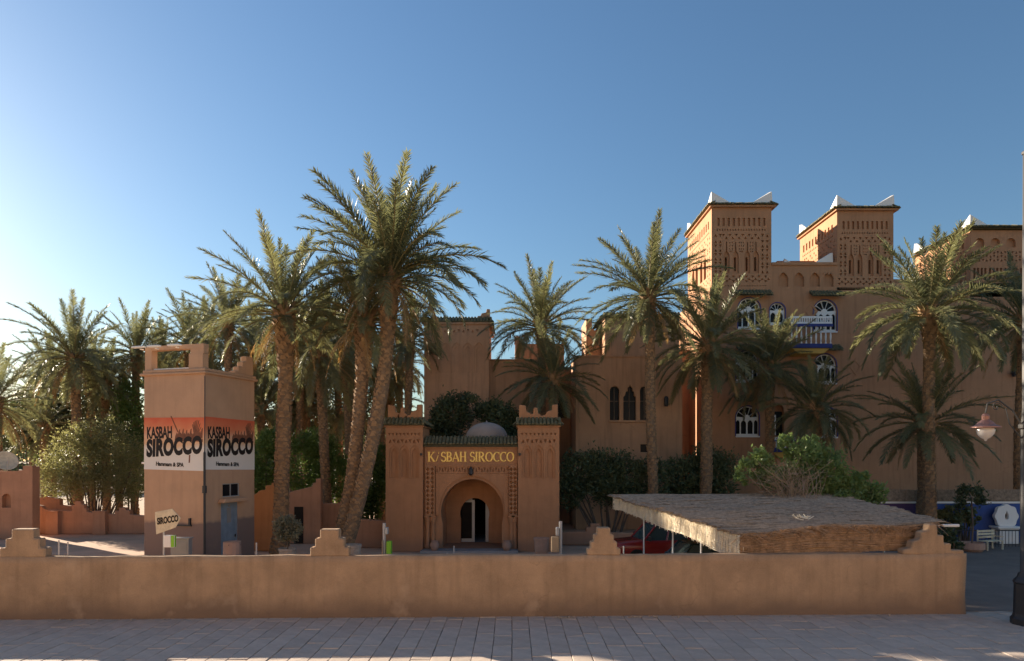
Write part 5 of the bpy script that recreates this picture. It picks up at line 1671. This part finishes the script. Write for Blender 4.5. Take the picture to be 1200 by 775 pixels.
def post(label, px, d, pytop, parts):
    t = thing('service_post', label, 'post', (PX(px, d), d, 0))
    b = MB(); b.tube([(0, 0, 0), (0, 0, PZ(pytop, d))], .055, 8); b.obj('pole', METAL_L, t)
    for nm, (xa, xb, ya, yb), m in parts:
        b = MB(); s = d / 800
        b.box((xa - px) * s, (xb - px) * s, -.12, .12, PZ(yb, d), PZ(ya, d)); b.obj(nm, m, t, bevel=.02)
post('thin steel post with a lime green box left of the gate', 450.3, 23.5, 613, [('green_box', (453.5, 459, 634, 652), LIME), ('lamp', (452, 455, 618, 626), METAL_L), ('back_box', (448.2, 449, 633, 655), BOXT)])
post('thin steel post with a tan box right of the gate', 657, 23.5, 611, [('tan_box', (646, 654.6, 629, 647), BOXT), ('lamp', (651.5, 655, 618, 628), METAL_L)])
for px, py, lab in ((524, 648, 'short thin rod left of a taller one before the gate step'), (532, 640, 'taller thin rod standing before the gate step'), (69, 633, 'thin rod at the left in the sunny forecourt'),
                    (79.5, 635, 'second thin rod in the sunny forecourt, nearer the pink tower'), (731, 640, 'thin white rod in front of the red pickup'), (300.5, 636, 'thin pale rod right of the blue steel door')):
    b = MB(); d = 24.5; b.tube([(0, 0, 0), (0, 0, PZ(py, d))], .028, 6); b.lathe([(.0, 0), (.07, 0), (.05, .06), (0, .06)], 8)
    tag(b.obj('marker_rod', METAL_L, loc=(PX(px, d), d, 0)), lab, 'rod', 'thin marker rods behind the front wall')


# ------------------------------------------------------------------ street lamp at the right edge
LD = 18.7
lx = PX(1202, LD)
sl = thing('street_lamp', 'tall street lamp with cast base and small lantern on an arm', 'street lamp', (lx, LD, 0))
b = MB()
b.lathe([(0, 0), (.36, 0), (.36, .16), (.31, .22), (.29, .30), (.27, 1.1), (.30, 1.16), (.26, 1.24), (.20, 1.3), (.17, 1.42), (0, 1.42)], 8); b.obj('base', METAL_D, sl)
b = MB(); b.tube([(0, 0, 1.4), (0, 0, 5.4), (0, 0, 5.9), (0, 0, 12.9)], [.13, .12, .085, .065], 12); b.obj('pole', POST_P, sl, smooth=True)
b = MB(); b.lathe([(.14, 0), (.17, .03), (.17, .12), (.14, .15)], 12, (0, 0, 5.35)); b.lathe([(.09, 0), (.10, .06), (0, .14)], 10, (0, 0, 12.88)); b.obj('collar', POST_P, sl)
b = MB()
ax = PX(1155, LD) - lx
zl = PZ(485, LD)
b.tube([(-.1, 0, 5.45), (-.35, 0, 5.85), (ax + .35, 0, 6.15), (ax + .05, 0, 6.05), (ax, 0, zl + .02)], .025, 6)
sp_ = [(ax + .30 + .16 * (1 - i / 14) * math.cos(i * .55), 0, 5.95 + .16 * (1 - i / 14) * math.sin(i * .55)) for i in range(14)]
b.tube(sp_, .014, 5); b.tube([(-.12, 0, 5.1), (-.45, 0, 5.5), (-.55, 0, 5.92)], .018, 5)
b.obj('bracket', POST_P, sl)
ln = MB(); s = LD / 800
ln.lathe([(0, 0), (.06, 0), (.10, -.06), (.09, -.16), (.17, -.22), (.24, -.30), (.37, -.36), (.37, -.385), (.20, -.385), (0, -.37)], 16, (ax, 0, zl)); lo = ln.obj('lantern', COPPER, sl)
gl = MB(); gl.lathe([(.19, -.387), (.23, -.44), (.20, -.56), (.12, -.66), (.05, -.69), (.03, -.74), (0, -.75)], 16, (ax, 0, zl)); gl.obj('glass', LAMPG, lo, smooth=True)
